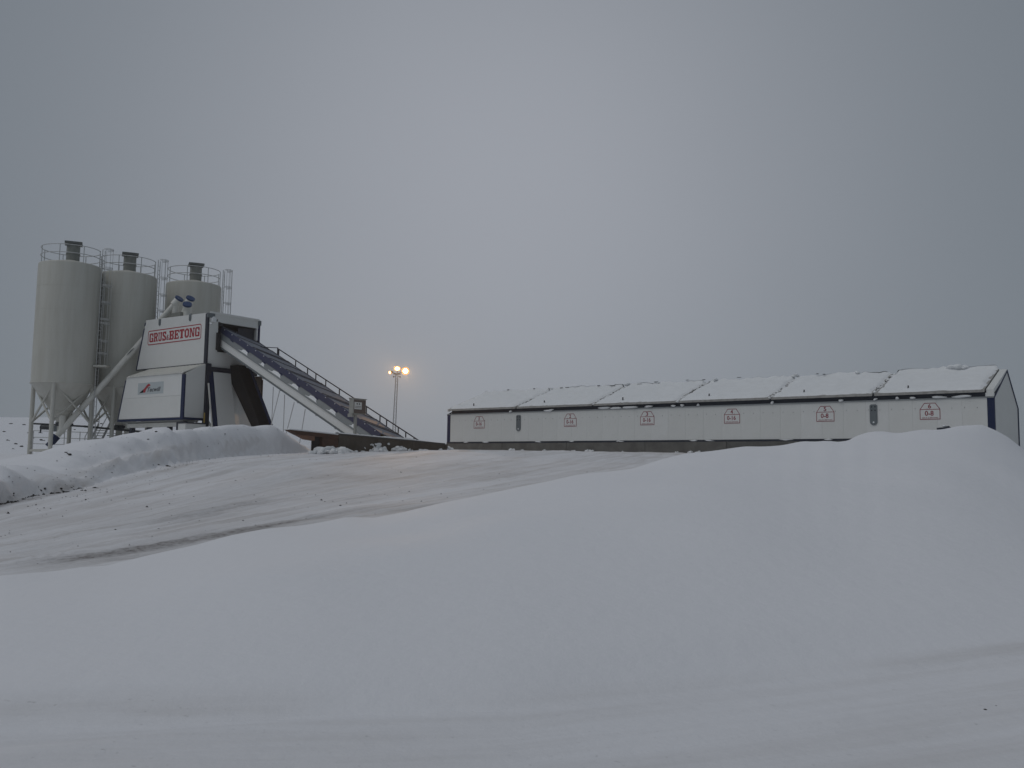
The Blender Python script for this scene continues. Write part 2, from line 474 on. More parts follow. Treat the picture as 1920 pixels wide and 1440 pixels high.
def build_ground():
    Ys = [-16.0]
    while Ys[-1] < 335:
        y = Ys[-1]
        if y < 4: d = 0.5
        elif y < 27: d = 0.11
        elif y < 56: d = 0.22
        else: d = 0.4 + (y - 56) * 0.045
        Ys.append(y + d)
    Ys = np.array(Ys)
    S = np.linspace(-1.05, 1.05, 560)
    YY, SS = np.meshgrid(Ys, S, indexing='ij')
    XX = SS * (YY + 22)
    Z = height(XX, YY)
    ny, nx = YY.shape
    B = np.array(BANK)
    Xb = np.interp(YY, B[:, 0], B[:, 1]); Xc = np.interp(YY, B[:, 0], B[:, 2])
    Yn = near_edge(XX); t_ = XX / np.maximum(YY, 3.0); Yc = mound_yc(t_)
    zc = np.interp(t_, np.array(MOUND)[:, 0], np.array(MOUND)[:, 1])
    Dm = 1.0 + 1.3 * np.maximum(zc - base(t_ * Yc, Yc), 0)
    # road ruts fan out from where the vehicles turn in
    ang = np.degrees(np.arctan2(XX + 10.2, YY - 5.0)); rad = np.hypot(XX + 10.2, YY - 5.0)
    wob = ang + 1.5 * vnoise(XX, YY, 9, 11) + 0.5 * vnoise(XX, YY, 3.0, 12)
    on_road = sstep(0, 1.2, YY - (Yc + 0.35 * Dm)) * sstep(0.1, -0.7, Xb - XX) * sstep(62, 50, YY)
    near = sstep(0.12, -0.25, YY - Yn)
    rut_h = 0.018 * vnoise(wob, rad * 0.05, 1.1, 21) + 0.013 * vnoise(wob, rad * 0.2, 0.45, 22) + 0.012 * vnoise(wob, rad * 0.9, 0.22, 25)
    rut_h = rut_h * (0.45 + 0.9 * sstep(-.4, .6, vnoise(XX, YY, 3.5, 26))) + 0.018 * vnoise(XX, YY, 0.7, 27) + 0.01 * vnoise(XX, YY, 0.3, 28)
    Z = Z + on_road * rut_h
    Z = Z + near * (0.03 * vnoise(XX * 0.35 - YY * 1.0, XX * 0.12, 0.30, 23) + 0.02 * vnoise(XX - 2.2 * YY, XX * 0.2, 0.5, 24)) * (YY > 1)
    bank_m = ((XX < Xb + 0.1) & (XX > Xc - 4.5) & (YY > 14) & (YY < 52))
    face = sstep(0.75, 0.0, (Xb - XX) / np.maximum(Xb - Xc, .3)) * bank_m
    dirt = np.maximum(on_road, near * 0.55)
    dirt = np.maximum(dirt, face * 1.1)
    shelf = np.exp(-(((Xb - XX) / np.maximum(Xb - Xc, .3) - 0.22) / 0.13) ** 2) * bank_m * sstep(26, 32, YY)
    dirt = dirt + shelf * 0.7 * sstep(-.3, .5, vnoise(XX, YY, 1.4, 37))
    # dirt collected where the mound stops beside the near road
    lip = np.exp(-((YY - Yn - 0.10) / 0.17) ** 2) * (YY < Yc) * (0.5 + 0.5 * vnoise(XX, YY, 0.9, 31))
    dirt = np.maximum(dirt, lip * 1.5)
    def line(a, w, r0, r1, k):
        return k * np.exp(-((wob - a) / w) ** 2) * sstep(r0, r0 + 2.0, rad) * sstep(r1, r1 - 5.0, rad)
    rut_and_shade = 1.15 * line(26.2, 0.9, 8.0, 18.5, 1.0) + .75 * line(25.6, 2.4, 7.5, 16.5, 1.0) + line(15.7, 1.7, 12, 20.5, .5) + line(10.5, 1.2, 22, 31, .35) + line(24.3, .5, 7, 15, .5) + line(29.2, 0.6, 7.5, 24, 0.45) + line(21.0, 1.0, 10, 30, 0.28) + line(31.2, 0.8, 13, 40, 0.38)
    rut_and_shade = rut_and_shade + line(14.5, 0.8, 12, 36, 0.30) + line(8.0, 0.7, 14, 40, 0.25) + line(2.5, .6, 14, 34, .22) + line(35.0, .7, 22, 44, .3)
    rut_and_shade = rut_and_shade * (0.35 + 0.75 * sstep(-.5, .5, vnoise(rad, wob * .6, 1.7, 35)) ) * (0.8 + .35 * vnoise(rad, wob, .5, 36))
    rut_and_shade = np.clip(rut_and_shade, 0, 1) * on_road
    foot = np.exp(-((YY - (Yc + 0.62 * Dm)) / 0.22) ** 2) * sstep(-1.0, -4.0, XX) * sstep(-9.5, -7.0, XX)  # dark line painted along the mound foot, shadow and dirt together
    rut_and_shade = np.maximum(rut_and_shade, 0.55 * foot * (YY > Yc))
    edge = np.exp(-((XX - Xb - 0.05) / 0.22) ** 2) * sstep(27, 21, YY) * (YY > 14) * (0.75 + 0.25 * vnoise(XX, YY, 0.4, 33))
    rut_and_shade = np.maximum(rut_and_shade, edge)
    # which piece of ground each cell belongs to
    mid = lambda a: (a[:-1, :-1] + a[1:, 1:]) / 2
    mY, mX = mid(YY), mid(XX)
    kind = np.zeros((ny - 1, nx - 1), int)
    kind[mid(on_road) > 0.02] = 1
    kind[bank_m[:-1, :-1]] = 2
    kind[(mY >= mid(Yn)) & (mY <= mid(Yc + Dm)) & (mX < 40)] = 3
    kind[(mY < mid(Yn)) & (mY > 1.5)] = 4
    idx = np.arange(ny * nx).reshape(ny, nx)
    quads = np.stack([idx[:-1, :-1], idx[:-1, 1:], idx[1:, 1:], idx[1:, :-1]], -1)
    P = np.stack([XX, YY, Z], -1).reshape(-1, 3)
    UV = np.stack([wob * 0.9, rad * 0.07, np.zeros_like(rad)], -1).reshape(-1, 3)
    # the near road carries its tracks along its own edge
    nr = (YY < Yn + 0.5).reshape(-1)
    along = np.stack([(YY - Yn) * 2.2, XX * 0.16, np.ones_like(XX)], -1).reshape(-1, 3)
    UV[nr] = along[nr]
    for k, nm in ((0, 'ground'), (1, 'road'), (2, 'snow_bank'), (3, 'snow_mound'), (4, 'road')):
        q = quads[kind == k]
        used, inv = np.unique(q.reshape(-1), return_inverse=True)
        me = bpy.data.meshes.new(nm)
        me.vertices.add(len(used)); me.vertices.foreach_set('co', P[used].astype(np.float32).reshape(-1))
        nq = len(q)
        me.loops.add(nq * 4); me.loops.foreach_set('vertex_index', inv.astype(np.int32).reshape(-1))
        me.polygons.add(nq)
        me.polygons.foreach_set('loop_start', np.arange(0, nq * 4, 4, dtype=np.int32))
        me.polygons.foreach_set('use_smooth', np.ones(nq, bool))
        me.update(calc_edges=True)
        for an, arr in (('dirt', dirt), ('rut', rut_and_shade)):
            a = me.attributes.new(an, 'FLOAT', 'POINT')
            a.data.foreach_set('value', arr.reshape(-1)[used].astype(np.float32))
        a = me.attributes.new('tracks', 'FLOAT_VECTOR', 'POINT')
        a.data.foreach_set('vector', UV[used].astype(np.float32).reshape(-1))
        me.materials.append(M['ground'])
        o = link(nm, me)
        o['kind'] = 'structure'
build_ground()
def gz(x, y): return float(height(np.array([x]), np.array([y]))[0])

# ------------------------------------------------------------------ aggregate shed with its six bins
SH = thing('aggregate_shed', 'long low white shed with snow covered lids and blue corners on a concrete base', 'shed', at=(0, 0, 2.4))
def T_(u, v, z): return (u, v, z - 2.4)
LEN, RID, ZE, ZR, BACK = 30.65, 3.40, 4.98, 6.50, 6.0
N = 30
step = (LEN - 0.5) / N
pm = []
for k, nm in enumerate(('panel', 'panel_b', 'panel_c')):
    b = MB(); b.box((0.002, 0, 0), (step - 0.002, 0.10, ZE - 3.30)); pm.append(b.mesh('wall_panel', nm))
rp = random.Random(3)
for i in range(N):
    o = link('wall_panel', pm[rp.choice((0, 0, 1, 2))], SH)
    o.location = T_(0.25 + i * step, rp.uniform(-.0015, .0015), 3.30)
b = MB(); b.box(T_(0.24, 0.05, 3.25), T_(LEN - 0.24, 0.20, ZE)); b.box(T_(0.2, BACK - .1, 2.5), T_(LEN - .2, BACK, ZE - .02)); b.build('inner_frame', 'blue_dark', SH)
for u0, u1 in ((0.0, 0.25), (LEN - 0.27, LEN)):
    b = MB(); b.box(T_(u0, -0.012, 3.24), T_(u1, 0.20, ZE)); b.build('corner_post', 'blue', SH)
    b = MB(); b.box(T_(u0, BACK - .1, 2.6), T_(u1, BACK + .06, ZE - .1)); b.build('corner_post', 'blue', SH)
b = MB(); b.box(T_(0.0, -0.035, ZE), T_(LEN, 0.20, ZE + 0.055)); b.build('eave_flashing', 'galv', SH)
b = MB(); b.box(T_(LEN - .32, -.05, ZE + .058), T_(LEN, .18, ZE + .21)); b.build('eave_end', 'panel_b', SH)
b = MB(); b.box(T_(0.30, 0.06, ZE + 0.055), T_(LEN - 0.34, 0.22, ZE + 0.30)); b.build('eave_beam', 'blue_dark', SH)
b = MB(); b.box(T_(0.0, -0.045, 3.20), T_(LEN, 0.18, 3.25)); b.box(T_(0.0, -0.02, 3.25), T_(LEN, 0.18, 3.297)); b.build('sill', 'blue_dark', SH)
# gable ends
for s, u0, u1 in ((-1, 0.02, 0.10), (1, LEN - 0.10, LEN - 0.02)):
    b = MB()
    b.prism([T_(u0, 0.205, 2.5), T_(u0, BACK - .105, 2.5), T_(u0, BACK - .105, ZE - .04), T_(u0, RID, ZR - .06), T_(u0, 0.205, ZE + .02)], (u1 - u0, 0, 0))
    b.build('gable_wall', 'panel', SH)
    g0 = u1 + 0.004 if s > 0 else u0 - 0.004
    for p, q in (((-0.03, ZE + 0.03), (RID, ZR)), ((RID, ZR), (BACK + 0.05, ZE - .08))):
        b = MB(); b.prism([T_(g0, p[0], p[1]), T_(g0, q[0], q[1]), T_(g0, q[0], q[1] - .09), T_(g0, p[0], p[1] - .09)], (0.03 * s, 0, 0))
        b.build('verge_trim', 'blue', SH)
    b = MB(); b.prism([T_(g0, BACK, ZE - .09), T_(g0, BACK + .06, ZE - .09), T_(g0, BACK + .06, 2.5), T_(g0, BACK, 2.5)], (0.03 * s, 0, 0)); b.build('corner_trim', 'blue', SH)
# lids with their snow
def slope_pt(u, w, h, front=True):
    """w 0 at the eave .. 1 at the ridge, h above the lid's top"""
    ve, ze = (-0.14, ZE + 0.345) if front else (BACK + 0.16, ZE + 0.20)
    v = ve + (RID - ve) * w; z = ze + (ZR + 0.06 - ze) * w
    return T_(u, v, z + h)
seams = [0.12, 5.45, 10.75, 15.92, 20.92, 25.75, 30.36]
for i in range(6):
    a, c = seams[i] + 0.05, seams[i + 1] - 0.05
    for front in (True, False):
        b = MB()
        p = [slope_pt(a, 0, 0, front), slope_pt(c, 0, 0, front), slope_pt(c, .985, 0, front), slope_pt(a, .985, 0, front)]
        b.prism(p, (0, 0, -0.11))
        lid = b.build('roof_lid', 'lid', SH)
        if front:
            b = MB(); q = slope_pt((a + c) / 2 - 0.9, 0.115, 0, True)
            b.tube((q[0], q[1], q[2] - .02), (q[0] + .02, q[1] - .02, q[2] + .20), 0.035, 6); b.build('lifting_eye', 'steel_dark', lid)
        # snow sheet: uneven, ragged along its edges
        nu, nw = 64, 30
        rs = 10 * i + (0 if front else 5)
        vs_, fs = [], []
        for iu in range(nu + 1):
            for iw in range(nw + 1):
                fu, fw_ = iu / nu, iw / nw
                u = a + (c - a) * fu; w = fw_
                ragl = 0.13 + 0.13 * float(vnoise(w * 3, rs, .22, 41)) + 0.05 * float(vnoise(w * 3, rs, .07, 42))
                ragr = 0.13 + 0.13 * float(vnoise(w * 3, rs + 3, .22, 43)) + 0.05 * float(vnoise(w * 3, rs, .07, 44))
                ragb = 0.035 + 0.02 * float(vnoise(u, rs, .5, 45)) + 0.014 * float(vnoise(u, rs, .15, 46))
                du, dw = min(u - a, c - u), w
                eL = min((u - a) / max(ragl, .02), (c - u) / max(ragr, .02), w / max(ragb, .01))
                edge = max(0.0, min(1.0, (eL - 0.55) / 0.6))
                h = edge ** .8 * (0.085 + 0.03 * float(vnoise(u, w * 2.9, .9, 47 + rs)) + 0.018 * float(vnoise(u, w * 2.9, .3, 48 + rs)))
                if w > 0.94: h += (w - 0.94) / .06 * (0.06 + 0.09 * max(0, float(vnoise(u, rs * 0, .55, 51))) + .05 * float(vnoise(u, 0, .22, 52))) * edge
                vs_.append(slope_pt(u, min(w, 1.02), h - 0.012, front))
        for iu in range(nu):
            for iw in range(nw):
                k = iu * (nw + 1) + iw
                fs.append((k, k + nw + 1, k + nw + 2, k + 1) if front else (k, k + 1, k + nw + 2, k + nw + 1))
        b = MB(); b.add(vs_, fs, smooth=True); b.build('snow_cover', 'roof_snow', lid)
# roof rake left bare at both ends
for a, c in ((-0.02, 0.10), (30.36, LEN + 0.0)):
    b = MB()
    b.prism([slope_pt(a, .04, -.03), slope_pt(c, .04, -.03), slope_pt(c, .99, -.03), slope_pt(a, .99, -.03)], (0, 0, -.17))
    b.build('roof_edge', 'panel_b', SH)
b = MB()
for i, (u, l, h) in enumerate(((5.5, .5, .03), (10.9, .5, .06), (16.4, .5, .04), (20.9, .5, .05), (24.0, .8, .04), (28.3, .9, .08), (28.6, 1.0, .10), (28.9, 1.0, .08))):
    b.lump((*T_(u, RID - .05, 0)[:2], ZR + 0.20 - 2.4), 0.10 + h * 1.1, 100 + i, .45, 3, .8)
b.build('ridge_snow', 'roof_snow', SH)['kind'] = 'stuff'
b = MB()
rr = random.Random(8)
for i in range(15):
    u = rr.uniform(.5, 25)
    q = slope_pt(u, rr.uniform(.965, .995), rr.uniform(.11, .22))
    b.box((q[0], q[1] - .03, q[2]), (q[0] + rr.uniform(.08, .35), q[1] + .02, q[2] + rr.uniform(.02, .045)))
for sx in seams[1:-1]:
    for _ in range(5):
        q = slope_pt(sx + rr.uniform(-.16, .16), rr.uniform(.05, .98), 0.015)
        b.lump(q, rr.uniform(.02, .045), rr.randint(0, 999), .6, 1)
b.build('ridge_dirt', 'steel_dark', SH)['kind'] = 'stuff'  # dark bits standing in for gaps along the ridge and seams
# snow caught in the seams and on the eave
b = MB()
for sx in seams[1:-1]:
    for _ in range(30):
        q = slope_pt(sx + rr.uniform(-.05, .05), rr.uniform(.0, 1.0), -.03)
        b.lump(q, rr.uniform(.05, .10), rr.randint(0, 999), .7, 1, .5)
b.build('seam_snow', 'roof_snow', SH)['kind'] = 'stuff'
b = MB()
for i, (u, l) in enumerate(((4.9, .10), (7.6, .45), (11.1, .5), (11.9, .55), (12.8, .7), (14.0, .4), (15.6, .15), (16.1, .12), (17.0, .1), (20.9, .12), (24.2, .12), (25.75, .16), (26.7, .12), (27.35, .16), (28.3, .5), (29.1, .7))):
    c = Vector(T_(u + l / 2, -0.03, ZE + 0.10)); k0 = len(b.v)
    b.lump(c, .07, i + 40, .8, 2, .8)
    for k in range(k0, len(b.v)): b.v[k].x = c.x + (b.v[k].x - c.x) * max(1.0, l / .13)
for i, u in enumerate((1.6, 3.1, 7.0, 9.3, 12.4, 16.8, 17.6, 21.6, 23.7, 25)):
    c = Vector(T_(u, -0.05, 3.265)); k0 = len(b.v)
    b.lump(c, .04, i + 80, .8, 2, .7)
    for k in range(k0, len(b.v)): b.v[k].x = c.x + (b.v[k].x - c.x) * rr.uniform(2, 7)
b.build('eave_snow', 'roof_snow', SH)['kind'] = 'stuff'
b = MB()
for i in range(61):
    u = .5 + i * .5
    b.tube(T_(u, -0.002, 4.60 - .02 * (i % 2)), T_(u, -0.022, 4.60 - .02 * (i % 2)), 0.013, 6)
b.build('wall_screws', 'steel_dark', SH)['kind'] = 'stuff'
for u in (5.56, 25.72):
    b = MB(); pts = []
    for k in range(9):
        t = math.pi + math.pi * k / 8
        pts.append(T_(u + .165 * math.cos(t), -0.004, 4.06 + .165 * math.sin(t)))
    pts += [T_(u + .165, -0.004, 4.79), T_(u + .11, -.004, 4.84), T_(u - .11, -.004, 4.84), T_(u - .165, -0.004, 4.79)]
    b.prism(pts, (0, -0.03, 0))
    pl = b.build('lifting_plate', 'plate', SH)
    for du in (-.075, .075):
        for z in (4.57, 4.73):
            b = MB(); b.tube(T_(u + du, -0.036, z), T_(u + du, -0.042, z), .032, 8); b.build('bolt', 'black', pl)  # black discs painted for the dark of the holes
    b = MB(); b.tube(T_(u, -0.036, 4.03), T_(u, -0.042, 4.03), .04, 10); b.build('hole', 'roof_snow', pl)
# concrete plinth blocks
cuts = [0.0, 4.4, 9.0, 14.0, 18.6, 23.4, 27.6, LEN + .02]
for i in range(7):
    b = MB(); b.box(T_(cuts[i] + .012, -0.07 - .006 * (i % 2), 2.0), T_(cuts[i + 1] - .012, 0.3, 3.196)); b.build('plinth_block', 'concrete_pale' if i < 4 else 'concrete', SH)

# ------------------------------------------------------------------ bin signs
words_ = ['first', 'second', 'third', 'fourth', 'fifth', 'sixth']
SPEC = [(2.57, '1', '0-16'), (9.20, '2', '0-16'), (14.10, '3', '0-16'), (18.88, '4', '0-16'), (23.53, '5', '0-8'), (28.11, '6', '0-8')]
small_t = text_mesh('GRUS & BETONG', 'caption', 'red_dull', bold=.01)
for i, (u, num, gr) in enumerate(SPEC):
    sg = thing('bin_sign', 'red lined sign showing a %s over %s, %s from the left along the shed' % (['one', 'two', 'three', 'four', 'five', 'six'][i], gr, words_[i]), 'sign', at=(u, -0.003, 4.105), group='bin signs along the shed wall')
    def poly(k):
        return [(-.42 + k, 0 + k), (.42 - k, 0 + k), (.42 - k, .445), (.23 - k * .5, .73 - k), (-.23 + k * .5, .73 - k), (-.42 + k, .445)]
    if i == 0:
        b = MB(); b.prism([(x, 0, z) for x, z in poly(0.0)], (0, -.004, 0)); bd = b.mesh('board', 'panel_b')
        b = MB(); o_, n_ = poly(0.0), poly(0.028)
        for k in range(6):
            k2 = (k + 1) % 6
            b.prism([(o_[k][0], -.0045, o_[k][1]), (o_[k2][0], -.0045, o_[k2][1]), (n_[k2][0], -.0045, n_[k2][1]), (n_[k][0], -.0045, n_[k][1])], (0, -.002, 0))
        b.prism([(-.39, -.0045, .432), (.39, -.0045, .432), (.39, -.0045, .458), (-.39, -.0045, .458)], (0, -.002, 0))
        fr = b.mesh('border', 'red_dull')
        fit_text(small_t, -.33, .33, -.0075, .05, .105)
    link('board', bd, sg); link('border', fr, sg); link('caption', small_t, sg)['kind'] = 'stuff'
    w = .06 if num == '1' else .13
    link('number', fit_text(text_mesh(num, 'number', 'red_dull', bold=.02), -w / 2 - .01, w / 2 - .01, -.0075, .485, .685), sg)
    w = .46 if gr == '0-16' else .36
    link('lettering', fit_text(text_mesh(gr, 'lettering', 'red_dull', bold=.02), -w / 2 - .03, w / 2 - .03, -.0075, .165, .385), sg)

# ------------------------------------------------------------------ retaining wall and rusty beam left of the shed
UW = 2.75
RW = thing('retaining_wall', 'low stained concrete wall with snow along its top beside the white shed', 'wall', at=(UW, -11.4, 2.2))
def T_(u, v, z): return (u, v + 11.4, z - 2.2)
def wz(v): return 3.345 - .0284 * (v + 11.4)
for i, (v0, v1) in enumerate(((-11.4, -8.7), (-8.7, -6.0), (-6.0, -3.3))):
    b = MB(); z0, z1 = wz(v0), wz(v1)
    b.hexa([T_(-.28, v0 + .01, 1.9), T_(0, v0 + .01, 1.9), T_(0, v1 - .01, 1.9), T_(-.28, v1 - .01, 1.9), T_(-.28, v0 + .01, z0 - .06), T_(0, v0 + .01, z0 - .06), T_(0, v1 - .01, z1 - .06), T_(-.28, v1 - .01, z1 - .06)])
    b.build('wall_block', 'concrete_dark', RW)
b = MB(); b.box(T_(-2.6, -3.29, 1.9), T_(0, -3.05, 3.04)); b.build('wall_block', 'concrete_dark', RW)
b = MB(); b.hexa([T_(-.10, -11.4, wz(-11.4) - .10), T_(.035, -11.4, wz(-11.4) - .10), T_(.035, -3.3, wz(-3.3) - .10), T_(-.10, -3.3, wz(-3.3) - .10), T_(-.10, -11.4, wz(-11.4) - .02), T_(.035, -11.4, wz(-11.4) - .02), T_(.035, -3.3, wz(-3.3) - .02), T_(-.10, -3.3, wz(-3.3) - .02)])
b.build('top_angle', 'steel_dark', RW)
b = MB()
vs_, fs = [], []
nn = 110
for i in range(nn + 1):
    v = -11.4 + 7.4 * i / nn
    z = wz(v) - .02
    h = (0.065 + .03 * float(vnoise(v, 0, .8, 61)) + .015 * float(vnoise(v, 0, .2, 62))) * min(1, (nn - i) / 25 + .02)
    for uu, k in ((.0, 0), (-.02, 1), (-.13, 1.25), (-.26, 1), (-.28, 0)):
        vs_.append(T_(uu, v, z - .07 + (.07 + h * k if k else 0)))
for i in range(nn):
    for k in range(4):
        a = i * 5 + k
        fs.append((a, a + 1, a + 6, a + 5))
b.add(vs_, fs, smooth=True); b.build('snow_strip', 'roof_snow', RW)

RB = thing('steel_beam', 'rusty brown steel beam with a cut end lying between the snow bank and concrete wall', 'beam', at=(UW, -14.7, 2.8))
def T_(u, v, z): return (u, v + 14.7, z - 2.8)
b = MB(); b.prism([T_(.02, -14.64, 3.375), T_(.02, -11.42, 3.25), T_(.02, -11.42, 3.07), T_(.02, -14.06, 3.16)], (-.3, 0, 0)); b.build('upper_flange', 'rust', RB)
b = MB(); b.prism([T_(0, -14.06, 3.158), T_(0, -12.95, 3.118), T_(0, -12.95, 2.90), T_(0, -13.5, 2.95)], (-.25, 0, 0)); b.build('web_plate', 'rust_light', RB)
b = MB(); b.prism([T_(0, -12.45, 3.10), T_(0, -11.42, 3.068), T_(0, -11.42, 2.4), T_(0, -12.45, 2.4)], (-.25, 0, 0)); b.build('web_plate', 'rust', RB)
b = MB(); b.prism([T_(-.20, -12.95, 3.118), T_(-.20, -12.45, 3.10), T_(-.20, -12.45, 2.4), T_(-.20, -12.95, 2.4)], (-.05, 0, 0)); b.build('stiffener', 'black', RB)  # black sheet set back as the dark of the gap between plates
b = MB(); b.prism([T_(.01, -14.60, 3.378), T_(.01, -11.42, 3.253), T_(.01, -11.42, 3.31), T_(.01, -12.9, 3.375), T_(.01, -14.5, 3.425)], (-.27, 0, 0)); b.build('snow_strip', 'roof_snow', RB)

clump_spots = [(.32, -11.7, .44), (.25, -11.1, .30), (.35, -12.25, .50), (.4, -12.95, .40), (.2, -10.4, .12), (.12, -9.8, .10), (.2, -9.0, .36), (.22, -8.4, .30), (.18, -7.5, .34), (.2, -7.0, .26), (.2, -6.4, .13), (.25, -5.5, .14), (.2, -5.1, .10), (.18, -3.9, .12), (.0, -2.95, .24), (.25, -9.4, .14), (.3, -10.8, .17), (.45, -12.4, .22), (.5, -12.0, .2), (.6, -11.4, .15)]
clump_spots = [(u + UW, v, r) for u, v, r in clump_spots]
shed_clumps = [(5.2, -.25, .14), (5.45, -.3, .10), (6.0, -.2, .07), (7.6, -.25, .10), (9.6, -.25, .09), (10.55, -.25, .15), (10.85, -.3, .09), (12.7, -.2, .06), (16.0, -.3, .1), (16.8, -.35, .15), (17.2, -.4, .13), (17.6, -.4, .09)]
for i, (u, v, r) in enumerate(clump_spots + shed_clumps):
    p = W(u, v, 0); z = gz(p.x, p.y)
    b = MB()
    rq = random.Random(i)
    for k in range(7):
        a_, d_ = rq.uniform(0, 6.3), rq.uniform(0, 1.1) * r
        b.lump((d_ * math.cos(a_), d_ * math.sin(a_), r * rq.uniform(.0, .55) * (1.1 - d_ / r * .8)), r * rq.uniform(.25, .6), i * 9 + k, .8, 2, .7)
    o = b.build('snow_clump', 'roof_snow')
    o.location = (p.x, p.y, z)
    if i < len(clump_spots): tag(o, 'lump of white snow at the foot of the dark concrete retaining wall', 'snow', 'snow lumps along the retaining wall')
    else: tag(o, 'small lump of snow against the concrete base of the long shed', 'snow', 'snow lumps along the shed base')
# snow thrown against the wall face
b = MB()
rr = random.Random(21)
for i in range(13):
    v = rr.choice((-9.0, -8.5, -7.4, -6.9)) + rr.gauss(0, .30)
    r_ = rr.uniform(.04, .14); z = 2.62 + rr.random() ** 1.8 * .32
    c = W(UW + .005, v, z); k0 = len(b.v)
    b.lump(c, r_, i + 300, .7, 3, 1.1)
    for k in range(k0, len(b.v)):
        d = b.v[k] - c; b.v[k] = c + d - EU * (d.dot(EU) * .75)
tag(b.build('wall_snow', 'roof_snow'), 'patches of snow stuck to the face of the concrete wall', 'snow', kind='stuff')

# ------------------------------------------------------------------ inclined conveyor
SL = 0.4767
CV = thing('conveyor', 'inclined belt conveyor under blue hoods climbing to the white tower', 'conveyor', at=(-0.4, -8.5, 2.6))
def T_(u, v, z): return (u + .4, v + 8.5, z - 2.6)
def zb(u): return 3.591 + SL * (-0.399 - u)          # lower edge of the near side
U0, U1 = -11.95, 2.6
def strip(v0, v1, h0, h1, a=U0, c=U1):
    b = MB()
    b.hexa([T_(a, v0, zb(a) + h0), T_(c, v0, zb(c) + h0), T_(c, v1, zb(c) + h0), T_(a, v1, zb(a) + h0),
            T_(a, v0, zb(a) + h1), T_(c, v0, zb(c) + h1), T_(c, v1, zb(c) + h1), T_(a, v1, zb(a) + h1)])
    return b
strip(-8.53, -8.40, 0.00, 0.115).build('lower_flange', 'plate', CV)
strip(-8.50, -8.42, 0.117, 0.60).build('side_panel', 'panel_b', CV)
strip(-5.50, -5.42, 0.0, 0.58).build('side_panel', 'panel', CV)
strip(-8.40, -5.50, 0.03, 0.06).build('underside', 'steel_dark', CV)
b = MB()
b.hexa([T_(U0, -8.56, zb(U0) + .602), T_(U1, -8.56, zb(U1) + .602), T_(U1, -8.36, zb(U1) + .98), T_(U0, -8.36, zb(U0) + .98),
        T_(U0, -8.56, zb(U0) + .625), T_(U1, -8.56, zb(U1) + .625), T_(U1, -8.36, zb(U1) + 1.005), T_(U0, -8.36, zb(U0) + 1.005)])
b.build('flashing', 'plate', CV)
for k in range(8):
    u = -10.6 + k * 1.63
    b = MB(); b.box(T_(u, -8.52, zb(u) - .07), T_(u + .16, -8.42, zb(u) + .0)); b.build('clamp', 'galv', CV)
HL = 1.63
for k in range(9):
    a = -12.15 + k * HL; c = a + HL - .015
    lift = 0.03
    def hz(u, n): return zb(u) + n + lift * (1 if u == a else 0.1)
    b = MB()     # skirt: near face of the hood
    b.prism([T_(a, -8.42, hz(a, .93)), T_(c, -8.42, hz(c, .93)), T_(c, -8.20, hz(c, 1.26)), T_(a, -8.20, hz(a, 1.26))], (0, .03, 0))
    b.prism([T_(c - .3, -8.44, zb(c - .3) + .90), T_(c + .01, -8.44, zb(c) + .84), T_(c + .01, -8.42, zb(c) + .97), T_(c - .3, -8.42, zb(c - .3) + .97)], (0, .05, 0))
    hd = b.build('hood', 'blue', CV)
    b = MB()
    b.hexa([T_(a, -8.2, hz(a, 1.235)), T_(c, -8.2, hz(c, 1.235)), T_(c, -5.45, hz(c, .62)), T_(a, -5.45, hz(a, .62)),
            T_(a, -8.2, hz(a, 1.265)), T_(c, -8.2, hz(c, 1.265)), T_(c, -5.45, hz(c, .65)), T_(a, -5.45, hz(a, .65))])
    b.build('hood_top', 'hood', hd)
    for uu in ((a + .06,) if k % 2 else (a + .06, a + .40)):
        b = MB(); b.bar(T_(uu, -8.205, zb(uu) + 1.295), T_(uu, -5.44, zb(uu) + .68), .06, .05); b.build('rib', 'blue_dark', hd)
    b = MB(); b.bar(T_(a, -5.47, zb(a) + .675), T_(c, -5.47, zb(c) + .645), .06, .07); b.build('edge_rail', 'blue_dark', hd)
    for uu in (a + .42, a + 1.22):
        b = MB(); b.lump(T_(uu, -8.25, zb(uu) + 1.215), .036, k, .9, 1, .1); b.build('bolt_head', 'roof_snow', hd)
    # snow that slid down against the foot of each hood
    l = [.0, .9, .45, 1.2, .9, 1.0, .8, .5, 0][k]
    if l:
        vs_, fs = [], []
        for i in range(13):
            u = c - l + l * i / 12
            h = .035 * math.sin(math.pi * (i / 12) ** 1.6) + .004
            for dv, dz in ((-8.525, .70), (-8.49, .74 + h), (-8.44, .83 + h), (-8.39, .93)):
                vs_.append(T_(u, dv, zb(u) + dz))
        for i in range(12):
            for j in range(3):
                q = i * 4 + j; fs.append((q, q + 4, q + 5, q + 1))
        b = MB(); b.add(vs_, fs, smooth=True); b.build('snow_strip', 'roof_snow', hd)
